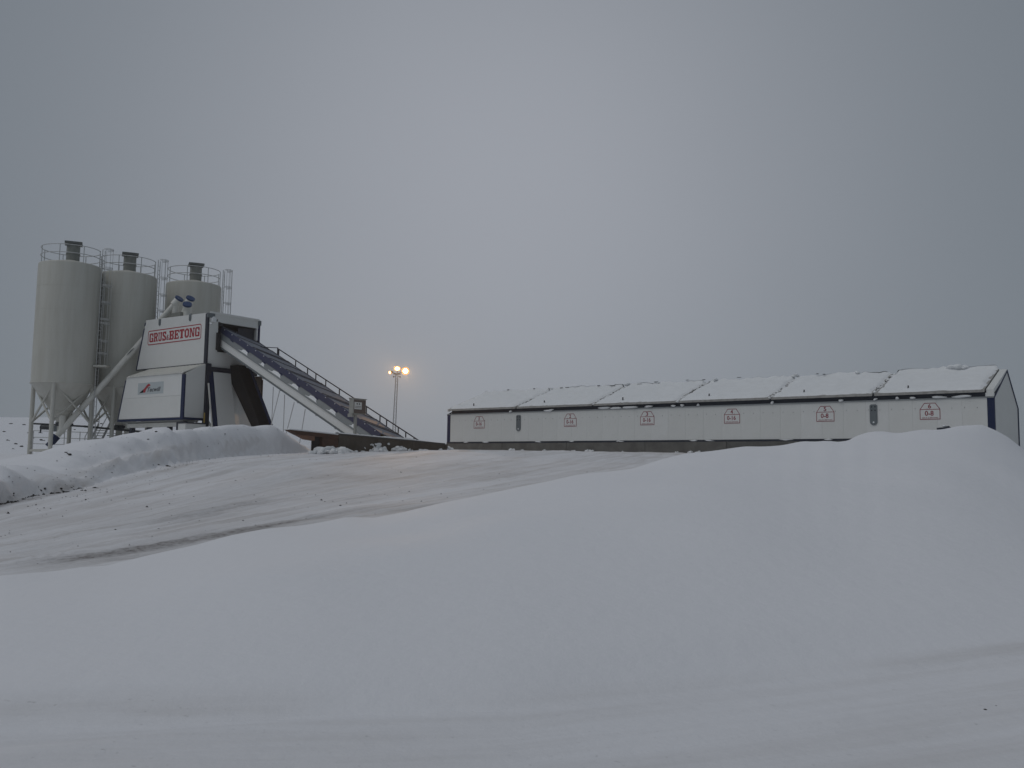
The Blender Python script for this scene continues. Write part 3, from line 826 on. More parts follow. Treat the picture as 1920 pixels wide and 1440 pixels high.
# handrail on the far side
HR0, HR1 = -10.02, 2.6
def hr(u): return 9.195 - .4775 * (u + 10.02)
b = MB(); b.bar(T_(HR0, -5.3, hr(HR0)), T_(HR1, -5.3, hr(HR1)), .055); b.build('handrail', 'blue_dark', CV)
for u in (-10.0, -8.28, -7.1, -6.3, -5.36, -4.1, -2.9, -1.7, -.55, .0, .95, 1.55, 2.2):
    b = MB(); b.bar(T_(u, -5.3, hr(u)), T_(u, -5.3, zb(u) + .55), .05); b.build('rail_post', 'blue_dark', CV)
b = MB(); b.bar(T_(-10.1, -5.3, hr(-10.1) + .05), T_(-10.35, -6.6, hr(-10.1) - .02), .045); b.bar(T_(-10.12, -5.3, hr(-10.1) + .06), T_(-10.12, -5.3, hr(-10.1) - .45), .06); b.build('end_rail', 'blue_dark', CV)
for (ua, za), (uc, zc_) in (((-6.57, 6.35), (-6.62, 2.4)), ((-5.97, 6.08), (-7.2, 2.4)), ((-5.50, 5.84), (-5.48, 2.4)), ((-4.6, 5.36), (-5.6, 2.4)), ((-3.6, 4.93), (-4.1, 2.4))):
    b = MB(); b.tube(T_(ua, -8.3, za), T_(uc, -8.3, zc_), .022, 6); b.build('support_rod', 'rail', CV)
for v in (-8.2, -5.6):
    b = MB(); b.bar(T_(1.2, v, zb(1.2) + .05), T_(1.2, v, 2.2), .14); b.build('leg', 'blue_dark', CV)

# ------------------------------------------------------------------ control cabinet on its post
CB = thing('control_cabinet', 'grey control cabinet on a post standing in front of the conveyor', 'cabinet', at=(2.3, -9.9, 2.8))
def T_(u, v, z): return (u - 2.3, v + 9.9, z - 2.8)
b = MB(); b.box(T_(2.14, -10.20, 4.42), T_(2.478, -9.33, 5.19)); b.build('housing', 'cabinet', CB)
b = MB(); b.box(T_(2.482, -10.17, 4.44), T_(2.497, -9.36, 5.13)); b.build('front', 'cabinet_front', CB)
b = MB(); b.hexa([T_(2.11, -10.22, 5.192), T_(2.56, -10.22, 5.192), T_(2.56, -9.31, 5.192), T_(2.11, -9.31, 5.192), T_(2.11, -10.22, 5.25), T_(2.56, -10.22, 5.215), T_(2.56, -9.31, 5.215), T_(2.11, -9.31, 5.25)]); b.build('canopy', 'cabinet', CB)
b = MB(); b.box(T_(2.50, -10.16, 4.65), T_(2.508, -9.65, 5.02)); pl = b.build('notice', 'panel_b', CB)
for v in (-9.98, -9.82):
    b = MB(); b.tube(T_(2.509, v, 4.93), T_(2.518, v, 4.93), .042, 10); b.build('button', 'steel_dark', pl)
for z in (4.72, 4.79):
    b = MB(); b.box(T_(2.509, -10.12, z), T_(2.514, -9.69, z + .02)); b.build('line', 'cabinet_front', pl)
b = MB(); b.box(T_(2.05, -10.20, 4.25), T_(2.36, -10.05, 4.418)); b.build('cable_box', 'cabinet', CB)
b = MB(); b.box(T_(2.26, -9.96, 2.3), T_(2.38, -9.84, 4.36)); b.build('post', 'cabinet', CB)
b = MB(); b.box(T_(2.15, -10.10, 4.362), T_(2.44, -9.65, 4.418)); b.build('bracket', 'cabinet', CB)

# ------------------------------------------------------------------ mixing tower
TW = thing('mixing_tower', 'white and blue concrete mixing tower standing in front of three silos', 'tower', at=(-15.3, -9.5, 2.3))
def T_(u, v, z): return (u + 15.3, v + 9.5, z - 2.3)
UT, VT, VB = -11.75, -9.47, -5.67
def ul(z): return -18.76 - (11.30 - z) * .262            # flared left side
# upper housing: front and side skins, roof
Z0, Z1 = 7.97, 11.15
b = MB(); b.prism([T_(ul(Z0), VT, Z0), T_(UT - .26, VT, Z0), T_(UT - .26, VT, Z1), T_(ul(Z1) + .0, VT, Z1 + .12)], (0, .10, 0)); b.build('front_panel', 'panel_b', TW)
b = MB(); b.prism([T_(ul(Z0), VT + .1, Z0), T_(ul(Z0), VB, Z0), T_(ul(Z1), VB, Z1), T_(ul(Z1), VT + .1, Z1)], (.08, 0, 0)); b.build('side_panel', 'panel', TW)
b = MB(); b.box(T_(ul(Z0) + .1, VB - .1, Z0), T_(UT - .1, VB, Z1 - .05)); b.build('rear_panel', 'panel', TW)
b = MB(); b.hexa([T_(ul(Z1) + .05, VT + .1, Z1 - .14), T_(UT - .1, VT + .1, Z1 - .14), T_(UT - .1, VB, Z1 - .14), T_(ul(Z1) + .05, VB, Z1 - .14), T_(ul(Z1) + .05, VT + .1, Z1 + .05), T_(UT - .1, VT + .1, Z1 - .03), T_(UT - .1, VB, Z1 - .03), T_(ul(Z1) + .05, VB, Z1 + .05)]); b.build('roof', 'cabinet', TW)
b = MB(); b.box(T_(ul(Z0) + .1, VT + .12, Z0 - .02), T_(UT - .12, VB - .12, Z0 + .05)); b.build('floor', 'blue_dark', TW)
# left and bottom trims
b = MB(); b.prism([T_(ul(Z0) - .10, VT - .02, Z0), T_(ul(Z0), VT - .02, Z0), T_(ul(10.72), VT - .02, 10.72), T_(ul(10.72) - .10, VT - .02, 10.72)], (0, .12, 0)); b.build('corner_trim', 'blue', TW)
b = MB(); b.prism([T_(ul(10.9) - .10, VT - .02, 10.9), T_(ul(10.9), VT - .02, 10.9), T_(ul(11.1), VT - .02, 11.1), T_(ul(11.1) - .10, VT - .02, 11.1)], (0, .12, 0)); b.build('corner_trim', 'blue', TW)
b = MB(); b.box(T_(ul(Z0) - .08, VT - .02, Z0 - .06), T_(UT - .26, VT + .1, Z0 - .004)); b.build('bottom_trim', 'blue_dark', TW)
b = MB(); b.box(T_(UT - .258, VT - .02, Z0 - .3), T_(UT + .005, VT + .10, Z1 - .06)); b.build('corner_post', 'blue_dark', TW)
for u in (-17.14, -13.69):
    b = MB(); b.box(T_(u - .12, VT - .03, 10.86), T_(u + .12, VT - .002, 11.2)); b.tube(T_(u, VT - .03, 10.88), T_(u, VT - .002, 10.88), .12, 12); b.build('lifting_plate', 'plate', TW)
# right side with the opening the conveyor enters
for (v0, v1, z0, z1, nm) in ((VT + .10, -8.72, 7.55, Z1, 'panel'), (-8.72, VB, 10.63, Z1, 'panel'), (-8.72, VB, 7.55, 8.75, 'panel_c')):
    b = MB(); b.box(T_(UT - .08, v0, z0), T_(UT, v1, z1)); b.build('side_panel', nm, TW)
b = MB(); b.box(T_(UT - .02, VT + .12, Z1 - .02), T_(UT + .05, VB + .05, Z1 + .10)); b.build('parapet', 'panel_b', TW)
b = MB(); b.box(T_(UT - .06, VB + .002, 8.5), T_(UT + .03, VB + .14, Z1 - .3)); b.build('corner_post', 'blue', TW)
b = MB(); b.box(T_(UT - .1, VB - .02, Z1 - .3), T_(UT + .05, VB + .2, Z1 + .02)); b.build('corner_bracket', 'plate', TW)
b = MB(); b.box(T_(UT - .10, VT - .05, Z1 - .30), T_(UT + .06, VT + .45, Z1 - .02)); b.build('corner_bracket', 'plate', TW)
b = MB(); b.box(T_(UT - 3.6, -8.74, 8.70), T_(UT - 3.5, VB - .1, 10.65)); b.box(T_(UT - 3.5, -8.78, 8.75), T_(UT - .09, -8.73, 10.63)); b.box(T_(UT - 3.5, -8.7, 10.58), T_(UT - .09, VB - .12, 10.62)); b.build('opening_lining', 'black', TW)  # black sheets put in for the darkness inside the opening
b = MB(); b.box(T_(UT - .1, -8.84, 8.85), T_(UT + .16, -8.60, 9.95)); b.build('seal_frame', 'black', TW)
b = MB(); b.prism([T_(UT + .004, -8.73, 10.66), T_(UT + .004, -8.40, 10.60), T_(UT + .004, -8.40, 10.42), T_(UT + .004, -8.73, 10.40)], (.03, 0, 0)); b.build('rubber_flap', 'black', TW)
b = MB(); b.prism([T_(UT - .3, -7.05, 10.52), T_(UT - .3, VB - .1, 10.60), T_(UT - .3, VB - .1, 9.5), T_(UT - .3, -7.05, 10.0)], (.03, 0, 0)); b.build('rubber_flap', 'blue_dark', TW)
# lower cabin in front
VL, ZL0, ZL1 = -10.91, 4.52, 7.22
def ul2(z): return -18.30 - (7.22 - z) * .28
b = MB(); b.prism([T_(ul2(5.86), VL, 5.86), T_(UT - .29, VL, 5.86), T_(UT - .29, VL, ZL1), T_(ul2(ZL1), VL, ZL1)], (0, .10, 0)); b.build('front_panel', 'panel_b', TW)
b = MB(); b.prism([T_(ul2(ZL0), VL, ZL0), T_(UT - .29, VL, ZL0), T_(UT - .29, VL, 5.85), T_(ul2(5.85), VL, 5.85)], (0, .10, 0)); b.build('front_panel', 'panel', TW)
b = MB(); b.prism([T_(UT - .06, VL + .08, ZL0), T_(UT - .06, VT - .03, ZL0), T_(UT - .06, VT - .03, 7.9), T_(UT - .06, VL + .08, ZL1)], (.06, 0, 0)); b.build('side_panel', 'panel_c', TW)
b = MB(); b.prism([T_(ul2(ZL0), VL + .1, ZL0), T_(ul2(ZL0), VB, ZL0), T_(ul2(7.7), VB, 7.7), T_(ul2(7.7), VT, 7.7), T_(ul2(ZL1), VL + .1, ZL1)], (.08, 0, 0)); b.build('side_panel', 'panel', TW)
b = MB(); b.prism([T_(ul2(ZL0) - .10, VL - .015, ZL0 - .02), T_(ul2(ZL0), VL - .015, ZL0 - .02), T_(ul2(7.05), VL - .015, 7.05), T_(ul2(7.05) - .10, VL - .015, 7.05)], (0, .12, 0)); b.build('corner_trim', 'blue', TW)
b = MB(); b.box(T_(UT - .288, VL - .018, ZL0 - .02), T_(UT + .012, VL + .078, ZL1 - .08)); b.build('corner_post', 'blue', TW)
b = MB(); b.box(T_(ul2(ZL0) - .1, VL - .022, ZL0 - .16), T_(UT + .016, VL + .1, ZL0 - .022)); b.build('bottom_trim', 'blue', TW)
b = MB(); b.box(T_(UT - .08, VL + .102, ZL0 - .16), T_(UT + .016, VT - .03, ZL0 - .004)); b.build('bottom_trim', 'blue', TW)
nrib = 34
b = MB()
for k in range(nrib):
    ua = -18.25 + k * (6.4 / nrib); hh = .05 if k % 2 else 0.0
    uc = ua + 6.4 / nrib
    b.hexa([T_(ua, VL - .06, ZL1 + .0), T_(uc, VL - .06, ZL1 + .0), T_(uc, VT + .02, 7.86), T_(ua, VT + .02, 7.86),
            T_(ua, VL - .06, ZL1 + .03 + hh), T_(uc, VL - .06, ZL1 + .03 + hh), T_(uc, VT + .02, 7.89 + hh), T_(ua, VT + .02, 7.89 + hh)])
b.build('ribbed_roof', 'cream', TW)
b = MB(); b.box(T_(-18.9, -10.75, 4.28), T_(UT - .2, VT - .3, ZL0 - .165)); b.build('floor_slab', 'cabinet', TW)
b = MB(); b.box(T_(-18.6, -10.55, 3.98), T_(UT - .4, -10.25, 4.24)); b.build('floor_beam', 'cream', TW)
b = MB(); b.box(T_(-18.6, -10.50, 4.242), T_(UT - .4, -10.3, 4.278)); b.build('shadow_gap_strip', 'steel_dark', TW)
for p, q in (((-18.15, -10.4, 3.98), (-18.55, -10.4, 2.3)), ((-16.2, -10.4, 3.98), (-16.2, -10.4, 2.3)), ((-13.9, -10.4, 3.98), (-13.9, -10.4, 2.3)), ((-18.5, -6.2, 4.5), (-18.9, -6.2, 2.3)), ((-12.2, -6.2, 7.5), (-12.2, -6.2, 2.3))):
    b = MB(); b.bar(T_(*p), T_(*q), .26); b.build('leg', 'blue_dark', TW)
# plinth cabinet, corner column and yellow guard post
b = MB(); b.box(T_(-12.15, -11.0, 2.3), T_(-10.4 - .9, -9.6, 4.12)); cbn = b.build('switch_cabinet', 'panel_c', TW)
b = MB(); b.box(T_(-12.22, -11.03, 2.3), T_(-12.08, -10.9, 4.20)); b.box(T_(-12.07, -11.03, 4.125), T_(-11.25, -9.6, 4.20)); b.build('trim', 'blue_dark', cbn)
b = MB(); b.bar(T_(UT - .02, VT + .16, 7.95), T_(UT - .02, VT + .16, 2.3), .30); b.build('column', 'blue_dark', TW)
b = MB(); b.tube(T_(UT + .25, VT - .12, 2.3), T_(UT + .25, VT - .12, 4.85), .05, 10); b.build('guard_post', 'yellow', TW)
def fl(z): return UT + .06 + (7.55 - z) * .215
b = MB(); b.prism([T_(fl(7.55), VT + .2, 7.55), T_(fl(7.55), VT + .48, 7.55), T_(fl(2.6), VT + .48, 2.6), T_(fl(2.6), VT + .2, 2.6)], (-.2, 0, 0)); b.build('splayed_leg', 'blue', TW)
b = MB(); b.prism([T_(fl(6.7) + .05, VT + .02, 6.7), T_(fl(6.7) + .05, VT + .09, 6.7), T_(fl(2.6) + .05, VT + .09, 2.6), T_(fl(2.6) + .05, VT + .02, 2.6)], (-.07, 0, 0)); b.build('white_tube', 'cream', TW)
b = MB(); b.prism([T_(fl(7.45), VT + .50, 7.45), T_(fl(7.45), -7.68, 7.45), T_(fl(2.6), -7.68, 2.6), T_(fl(2.6), VT + .50, 2.6)], (-.07, 0, 0)); b.build('skirt_panel', 'panel', TW)
b = MB(); b.prism([T_(fl(7.45) - .02, -7.66, 7.45), T_(fl(7.45) - .95, -5.75, 7.45), T_(fl(2.6) - .95, -5.0, 2.6), T_(fl(2.6) - .02, -7.66, 2.6)], (-.07, .03, 0)); b.build('skirt_panel', 'panel_c', TW)
b = MB(); b.box(T_(UT - .25, VT + .32, 7.47), T_(UT + .10, VB, 7.76)); b.build('cross_beam', 'blue_dark', TW)
b = MB(); b.box(T_(UT - .6, -6.0, 5.2), T_(UT - .1, -5.62, 7.46)); b.box(T_(-12.25, -5.74, 5.4), T_(-11.05, -5.70, 7.45)); b.build('rear_panel', 'tan', TW)
b = MB(); b.box(T_(-11.05, -5.76, 5.2), T_(-10.99, -5.68, 7.2)); b.build('rear_trim', 'rust', TW)
# dark discharge chute under the conveyor
b = MB(); b.prism([T_(-12.45, -7.7, 7.95), T_(-11.00, -7.7, 8.0), T_(-8.50, -7.7, 4.15), T_(-7.65, -7.7, 2.8), T_(-8.45, -7.7, 2.8), T_(-9.40, -7.7, 4.15)], (0, .80, 0)); ch = b.build('chute', 'chute', TW)
b = MB(); b.prism([T_(-10.97, -6.96, 8.0), T_(-10.81, -6.96, 8.0), T_(-8.31, -6.96, 4.15), T_(-7.45, -6.96, 2.8), T_(-7.63, -6.96, 2.8), T_(-8.48, -6.96, 4.15)], (0, .10, 0)); b.build('flange', 'blue', ch)
# small hopper on the roof and the lamp by the opening
b = MB(); b.hexa([T_(-18.2, -8.3, 11.15), T_(-16.7, -8.3, 11.15), T_(-16.7, -7.2, 11.15), T_(-18.2, -7.2, 11.15), T_(-18.0, -8.2, 11.85), T_(-16.8, -8.2, 11.85), T_(-16.8, -7.3, 11.85), T_(-18.0, -7.3, 11.85)]); b.build('roof_hopper', 'filter', TW)
lam = MB(); lam.box(T_(UT + .004, -9.28, 10.58), T_(UT + .22, -9.02, 10.84)); lm = lam.build('yard_lamp', 'roof_snow', TW)
b = MB(); b.tube(T_(UT + .22, -9.0, 10.70), T_(UT + .25, -8.95, 10.69), .07, 10); b.build('lens', 'black', lm)
b = MB(); b.lump(T_(UT + .1, -9.33, 10.45), .09, 4, .8, 2); b.lump(T_(UT + .1, -9.15, 10.88), .10, 5, .5, 2); b.build('snow_cap', 'roof_snow', lm)

# company sign -------------------------------------------------------
GL = {
'G': ["011111110", "111111111", "111000111", "111000111", "111000011", "111000000", "111001111", "111001111", "111000111", "111000111", "111111111", "011111111"],
'R': ["1111111100", "1111111110", "0111001111", "0111000111", "0111001111", "0111111110", "0111111100", "0111011100", "0111001110", "0111001110", "1111101111", "1111100111"],
'U': ["1111011111", "1111011111", "0110001110", "0110001110", "0110001110", "0110001110", "0110001110", "0110001110", "0110001110", "0111001110", "0111111110", "0011111100"],
'S': ["01111111", "11111111", "11100111", "11100011", "11110000", "01111100", "00111110", "00001111", "11000111", "11100111", "11111111", "11111110"],
'&': ["0011100", "0110110", "0110110", "0111100", "0111000", "1111011", "1101110", "1100110", "1111111", "0111011"],
'B': ["111111110", "111111111", "011100111", "011100111", "011100111", "011111110", "011111110", "011100111", "011100111", "011100111", "111111111", "111111110"],
'E': ["111111111", "111111111", "011100011", "011100001", "011101100", "011111100", "011111100", "011101100", "011100001", "011100011", "111111111", "111111111"],
'T': ["1111111111", "1111111111", "1101111011", "1001111001", "0001111000", "0001111000", "0001111000", "0001111000", "0001111000", "0001111000", "0011111100", "0011111100"],
'O': ["001111100", "011111110", "111101111", "111000111", "111000111", "111000111", "111000111", "111000111", "111000111", "111101111", "011111110", "001111100"],
'N': ["11110001111", "11111001111", "01111000110", "01111100110", "01111100110", "01101110110", "01101110110", "01100111110", "01100111110", "01100011110", "11110011110", "11110001110"],
}
def glyph(ch, mm, x, z, w, h, y=0.0, d=.004):
    g = GL[ch]; nr, nc = len(g), len(g[0])
    used, b = set(), MB()
    for r_ in range(nr):
        for c in range(nc):
            if g[r_][c] != '1' or (r_, c) in used: continue
            c2 = c
            while c2 + 1 < nc and g[r_][c2 + 1] == '1' and (r_, c2 + 1) not in used: c2 += 1
            r2 = r_
            while r2 + 1 < nr and all(g[r2 + 1][k] == '1' and (r2 + 1, k) not in used for k in range(c, c2 + 1)): r2 += 1
            for rr_ in range(r_, r2 + 1):
                for k in range(c, c2 + 1): used.add((rr_, k))
            x0, x1 = x + w * c / nc, x + w * (c2 + 1) / nc
            za, zb_ = z + h * (nr - r2 - 1) / nr, z + h * (nr - r_) / nr
            k = len(b.v)
            b.add([(x0, y, za), (x1, y, za), (x1, y, zb_), (x0, y, zb_)], [(0, 1, 2, 3)])
    return b.mesh('letter', mm)
SG = thing('company_sign', 'white sign with red rounded frame and red slab letters GRUS&BETONG', 'sign', at=(-18.46, VT - .002, 9.53))
SW, SHT = 6.04, .975
def rr_pts(k, y, n=5):
    r_ = .16; pts = []
    for cx, cz, a0 in ((SW - r_ - 0, r_, -90), (SW - r_, SHT - r_, 0), (r_, SHT - r_, 90), (r_, r_, 180)):
        for i in range(n + 1):
            t = R(a0 + 90 * i / n); pts.append((cx + (r_ - k) * math.cos(t), y, cz + (r_ - k) * math.sin(t)))
    return pts
b = MB(); b.prism(rr_pts(0, 0), (0, -.008, 0)); b.build('board', 'panel_b', SG)
b = MB(); po, pi_ = rr_pts(0.0, -.009), rr_pts(0.062, -.009)
n_ = len(po)
b.add(po + pi_, [(i, (i + 1) % n_, n_ + (i + 1) % n_, n_ + i) for i in range(n_)]); b.build('border', 'red', SG)
adv = [('G', .47), ('R', .50), ('U', .47), ('S', .43), ('&', .27), ('B', .55), ('E', .54), ('T', .56), ('O', .50), ('N', .58), ('G', .50)]
tot = sum(a for _, a in adv) + .045 * 10
x, kx = .19, (SW - .36) / tot
for chh, a in adv:
    small = chh == '&'
    link('letter', glyph(chh, 'red' if not small else 'red_dull', x, .19 if not small else .20, a * kx, .60 if not small else .36, -.0095), SG)
    x += (a + .045) * kx
# maker's sign on the lower cabin
LG = thing('maker_sign', 'small pale sign with red arrow mark and black lettering on the lower cabin', 'sign', at=(-16.75, VL - .002, 6.1))
b = MB(); b.box((-.15, 0, -.05), (2.75, -.004, .70)); b.build('board', 'logo_board', LG)
def curve_poly(top, bot, nm, mm, y=-.006):
    b = MB(); n = len(top)
    b.add([(x_, y, z_) for x_, z_ in top] + [(x_, y, z_) for x_, z_ in bot], [(i, i + 1, n + i + 1, n + i) for i in range(n - 1)][::1])
    return b.build(nm, mm, LG)
curve_poly([(.50, .285), (.70, .40), (.88, .55), (1.05, .62), (1.18, .60), (1.30, .50)], [(.50, .07), (.72, .07), (.80, .25), (.92, .36), (1.08, .44), (1.30, .50 - .01)], 'arrow_mark', 'red')
curve_poly([(.02, .05), (.25, .17), (.495, .28)], [(.02, .045), (.25, .06), (.495, .07)], 'arrow_tail', 'chute')
tm = text_mesh('Tecwill', 'lettering', 'print_black', shear=.3, bold=.02)
link('lettering', fit_text(tm, .95, 2.45, -.0065, .10, .38), LG)

# ------------------------------------------------------------------ three cement silos
def make_silo():
    s = thing('cement_silo', 'x', 'silo', world=(0, 0, 0))
    z = lambda w: w - 2.1
    r = 1.95
    b = MB(); b.lathe([(r, z(6.83)), (r, z(14.72)), (r - .03, z(14.80)), (r - .12, z(14.83)), (.3, z(15.2)), (0.0, z(15.22))], 72, caps=False); sh = b.build('shell', 'silo', s)
    for zz in (8.45, 10.05, 11.62, 13.2):
        b = MB(); b.lathe([(r - .01, z(zz) - .012), (r + .006, z(zz) - .008), (r + .006, z(zz) + .008), (r - .01, z(zz) + .012)], 72, caps=False); b.build('weld_seam', 'silo', sh)
    b = MB(); b.lathe([(.66, z(5.0)), (r, z(6.83))], 72, caps=False); b.build('cone', 'silo', s)
    b = MB(); b.lathe([(r - .02, z(6.77)), (r + .045, z(6.78)), (r + .045, z(6.86)), (r - .02, z(6.87))], 72, caps=False); b.build('skirt_ring', 'silo', s)
    b = MB(); b.lathe([(.28, z(4.30)), (.62, z(4.98))], 32); b.lathe([(.70, z(4.95)), (.70, z(5.02))], 32); b.build('lower_cone', 'silo', s)
    b = MB(); b.lathe([(.34, z(4.05)), (.34, z(4.29))], 20); b.box((.3, -.1, z(4.1)), (.75, .1, z(4.25))); b.build('slide_gate', 'steel_dark', s)
    b = MB(); b.lathe([(.22, z(3.55)), (.22, z(4.05))], 16); b.build('outlet', 'silo', s)
    R_ = 1.84
    pts = [(R_ * math.cos(R(a)), R_ * math.sin(R(a))) for a in (75, 165, 255, 345)]
    for (x, y) in pts:
        b = MB(); b.tube((x, y, 0), (x, y, z(6.95)), .135, 14); b.box((x - .2, y - .2, -.04), (x + .2, y + .2, .03)); b.build('leg', 'silo', s)
    for i in range(4):
        p, q = Vector((*pts[i], 0)), Vector((*pts[(i + 1) % 4], 0))
        for a, c in ((p, q), (q, p)):
            d = (c - a).normalized() * .1
            b = MB(); b.tube(a + d + Vector((0, 0, z(6.7))), c - d + Vector((0, 0, z(4.35))), .072, 8); b.build('brace', 'silo', s)
    b = MB()
    for i in range(4):
        p, q = Vector((*pts[i], z(2.42))), Vector((*pts[(i + 1) % 4], z(2.42)))
        d = (q - p).normalized() * .14
        b.bar(p + d, q - d, .14, .16)
    b.build('base_frame', 'silo', s)
    # roof railing
    for h in (.55, 1.08):
        b = MB(); b.ring((0, 0, z(14.84) + h), 1.84, .026, 64, 6, R(14), R(346)); b.build('rail', 'rail', s)
    for a in (16, 62, 108, 154, 200, 250, 296, 344):
        x, y = 1.84 * math.cos(R(a)), 1.84 * math.sin(R(a))
        b = MB(); b.tube((x, y, z(14.74)), (x, y, z(14.84) + 1.08), .028, 6); b.build('rail_post', 'rail', s)
    # dust filter with its flat hat
    b = MB(); b.lathe([(.42, z(15.05)), (.42, z(16.30))], 28, c=(.1, .1, 0)); b.lathe([(.45, z(15.62)), (.45, z(15.68))], 28, c=(.1, .1, 0)); ft = b.build('dust_filter', 'filter', s)
    b = MB(); b.prism([(-.44, -.40, z(16.32)), (.64, -.40, z(16.32)), (.64, .60, z(16.32)), (-.44, .60, z(16.32))], (0, 0, .14)); b.prism([(-.3, -.3, z(16.2)), (.5, -.3, z(16.2)), (.5, .5, z(16.2)), (-.3, .5, z(16.2))], (0, 0, .118)); b.build('hat', 'filter_cap', ft)
    b = MB(); b.box((-.31, -.31, z(16.462)), (.51, .51, z(16.49))); b.build('hat_snow', 'roof_snow', ft)
    # ladder with hoops on the right hand side
    la = R(-20)
    ex, ey = Vector((math.cos(la), math.sin(la), 0)), Vector((-math.sin(la), math.cos(la), 0))
    def L(o, t, zz): return ex * o + ey * t + Vector((0, 0, z(zz)))
    ld = MB()
    for t in (-.22, .22): ld.tube(L(2.13, t, 2.5), L(2.13, t, 16.0), .028, 6)
    lo = ld.build('ladder', 'rail', s)
    b = MB()
    for k in range(44): b.tube(L(2.13, -.22, 2.7 + k * .3), L(2.13, .22, 2.7 + k * .3), .016, 5, cap=False)
    b.build('rung', 'rail', lo)['kind'] = 'stuff'
    def cage(o0, z0, z1, rr_, hoops):
        cg = MB()
        for a in (-80, -40, 0, 40, 80):
            p = L(o0 + rr_ * math.cos(R(a)), rr_ * math.sin(R(a)), 0)
            cg.tube((p.x, p.y, z(z0)), (p.x, p.y, z(z1)), .014, 5, cap=False)
        c = cg.build('cage_bar', 'rail', lo); c['kind'] = 'stuff'
        for zz in hoops:
            b = MB(); n = 14
            pp = [L(o0 + rr_ * math.cos(R(-110 + 220 * i / n)), rr_ * math.sin(R(-110 + 220 * i / n)), zz) for i in range(n + 1)]
            for i in range(n):
                for dz in (0, .07): b.tube(pp[i] + Vector((0, 0, dz)), pp[i + 1] + Vector((0, 0, dz)), .018, 5, cap=False)
            b.build('hoop', 'rail', lo)
    cage(2.38, 11.2, 16.05, .36, (11.2, 12.35, 13.5, 14.7, 15.97))
    cage(2.38, 8.15, 11.0, .36, (8.9, 9.75, 10.95))
    b = MB(); c = [L(2.0, -.42, 8.02), L(2.85, -.42, 8.02), L(2.85, .42, 8.02), L(2.0, .42, 8.02)]; b.prism(c, (0, 0, .12)); b.build('landing', 'silo', s)
    return s
def children(o): return [c for c in bpy.data.objects if c.parent == o]
def copy_tree(o, parent=None):
    kids = children(o)
    c = o.copy(); COL.objects.link(c)
    if parent: c.parent = parent
    for k in kids: copy_tree(k, c)
    return c
silo = make_silo()
sp = [(-29.84, 60.8), (-27.25, 63.8), (-23.60, 66.8)]
lab = ['nearest pale grey silo, leftmost of the three, with a white screw tube from its cone',
       'middle pale grey silo between the leftmost silo and the white tower',
       'pale grey silo right behind the white tower, only its top showing']
for i, (x, y) in enumerate(sp):
    o = silo if i == 0 else copy_tree(silo)
    o.location = (x, y, 2.1)
    o.rotation_euler.z = R(24)
    tag(o, lab[i], 'silo', 'cement silos beside the mixing tower')

# ------------------------------------------------------------------ screw conveyors from the silos into the tower roof
def screw(p, q, label, rr=.19, caps=True):
    p, q = Vector(p), Vector(q); d = (q - p).normalized()
    s = thing('screw_conveyor', label, 'screw conveyor', world=tuple(p), group='screw conveyors feeding the tower')
    o = tuple(p)
    b = MB(o); b.tube(p + d * .55, q, rr, 18); tb = b.build('tube', 'cream', s)
    for f in (.33, .62, .85):
        c = p + (q - p) * f
        b = MB(o); b.tube(c - d * .03, c + d * .03, rr + .035, 18); b.build('flange', 'cream', tb)
    b = MB(o); b.hexa([p + d * a_ + Vector((x_, -.2 + y_ * .0, 0)) + Vector((0, -y_, z_)) for y_ in (.0, .06) for a_, x_, z_ in ((7.5, -.1, -.06), (7.9, -.1, -.06), (7.9, .1, .1), (7.5, .1, .1))]); b.build('inspection_door', 'plate', tb)
    b = MB(o); b.tube(p - d * .05, p + d * .5, .25, 16); b.tube(p - d * .35, p - d * .055, .19, 14); b.build('motor', 'blue', s)
    b = MB(o); b.tube(p + d * .95, p + d * .95 + Vector((0, 0, 1.0)), .2, 14); b.build('inlet', 'cream', s)
    # head: outlet spout and blue end cap
    b = MB(o); b.tube(q, q + d * .55, .27, 16); b.tube(q + d * .22, q + d * .22 + Vector((0, 0, -.75)), .24, 14); b.build('head', 'cream', s)
    e_ = (d + Vector((.35, -.55, .35))).normalized()
    b = MB(o); b.tube(q + d * .53, q + d * .53 + e_ * .12, .30, 18); b.build('end_cap', 'cap_blue', s)
    return s
screw((-30.16, 60.35, 2.98), (-23.30, 62.20, 12.52), 'long white screw tube rising from the leftmost silo to the tower')
screw((-26.8, 63.4, 3.0), (-22.35, 62.1, 12.45), 'white screw tube with blue cap from the middle silo, mostly hidden behind the tower')
screw((-23.4, 65.6, 3.0), (-22.0, 61.2, 11.85), 'white screw tube with the lowest blue cap on the tower roof')

# ------------------------------------------------------------------ pipes, railing and steps at the silo feet
PP = thing('pipe_run', 'dark air pipe running level between the silo legs', 'pipe', world=(-32.4, 62.2, 4.2))
b = MB((-32.4, 62.2, 4.2)); b.tube((-32.5, 62.3, 4.26), (-29.0, 62.3, 4.12), .06, 8); b.tube((-29.0, 62.3, 4.12), (-24.5, 63.2, 3.78), .07, 8); b.build('pipe', 'steel_dark', PP)
b = MB((-32.4, 62.2, 4.2)); b.tube((-31.9, 62.25, 4.02), (-31.2, 62.25, 4.0), .16, 10); b.tube((-31.9, 62.25, 3.62), (-31.9, 62.25, 4.0), .05, 8); b.build('valve', 'steel_dark', PP)
b = MB((-32.4, 62.2, 4.2)); b.box((-31.0, 62.1, 3.75), (-30.7, 62.35, 4.12)); b.build('junction_box', 'plate', PP)
GR = thing('guard_railing', 'thin grey pipe railing behind the silo legs', 'railing', world=(-33.3, 64.6, 2.3))
o_ = (-33.3, 64.6, 2.3)
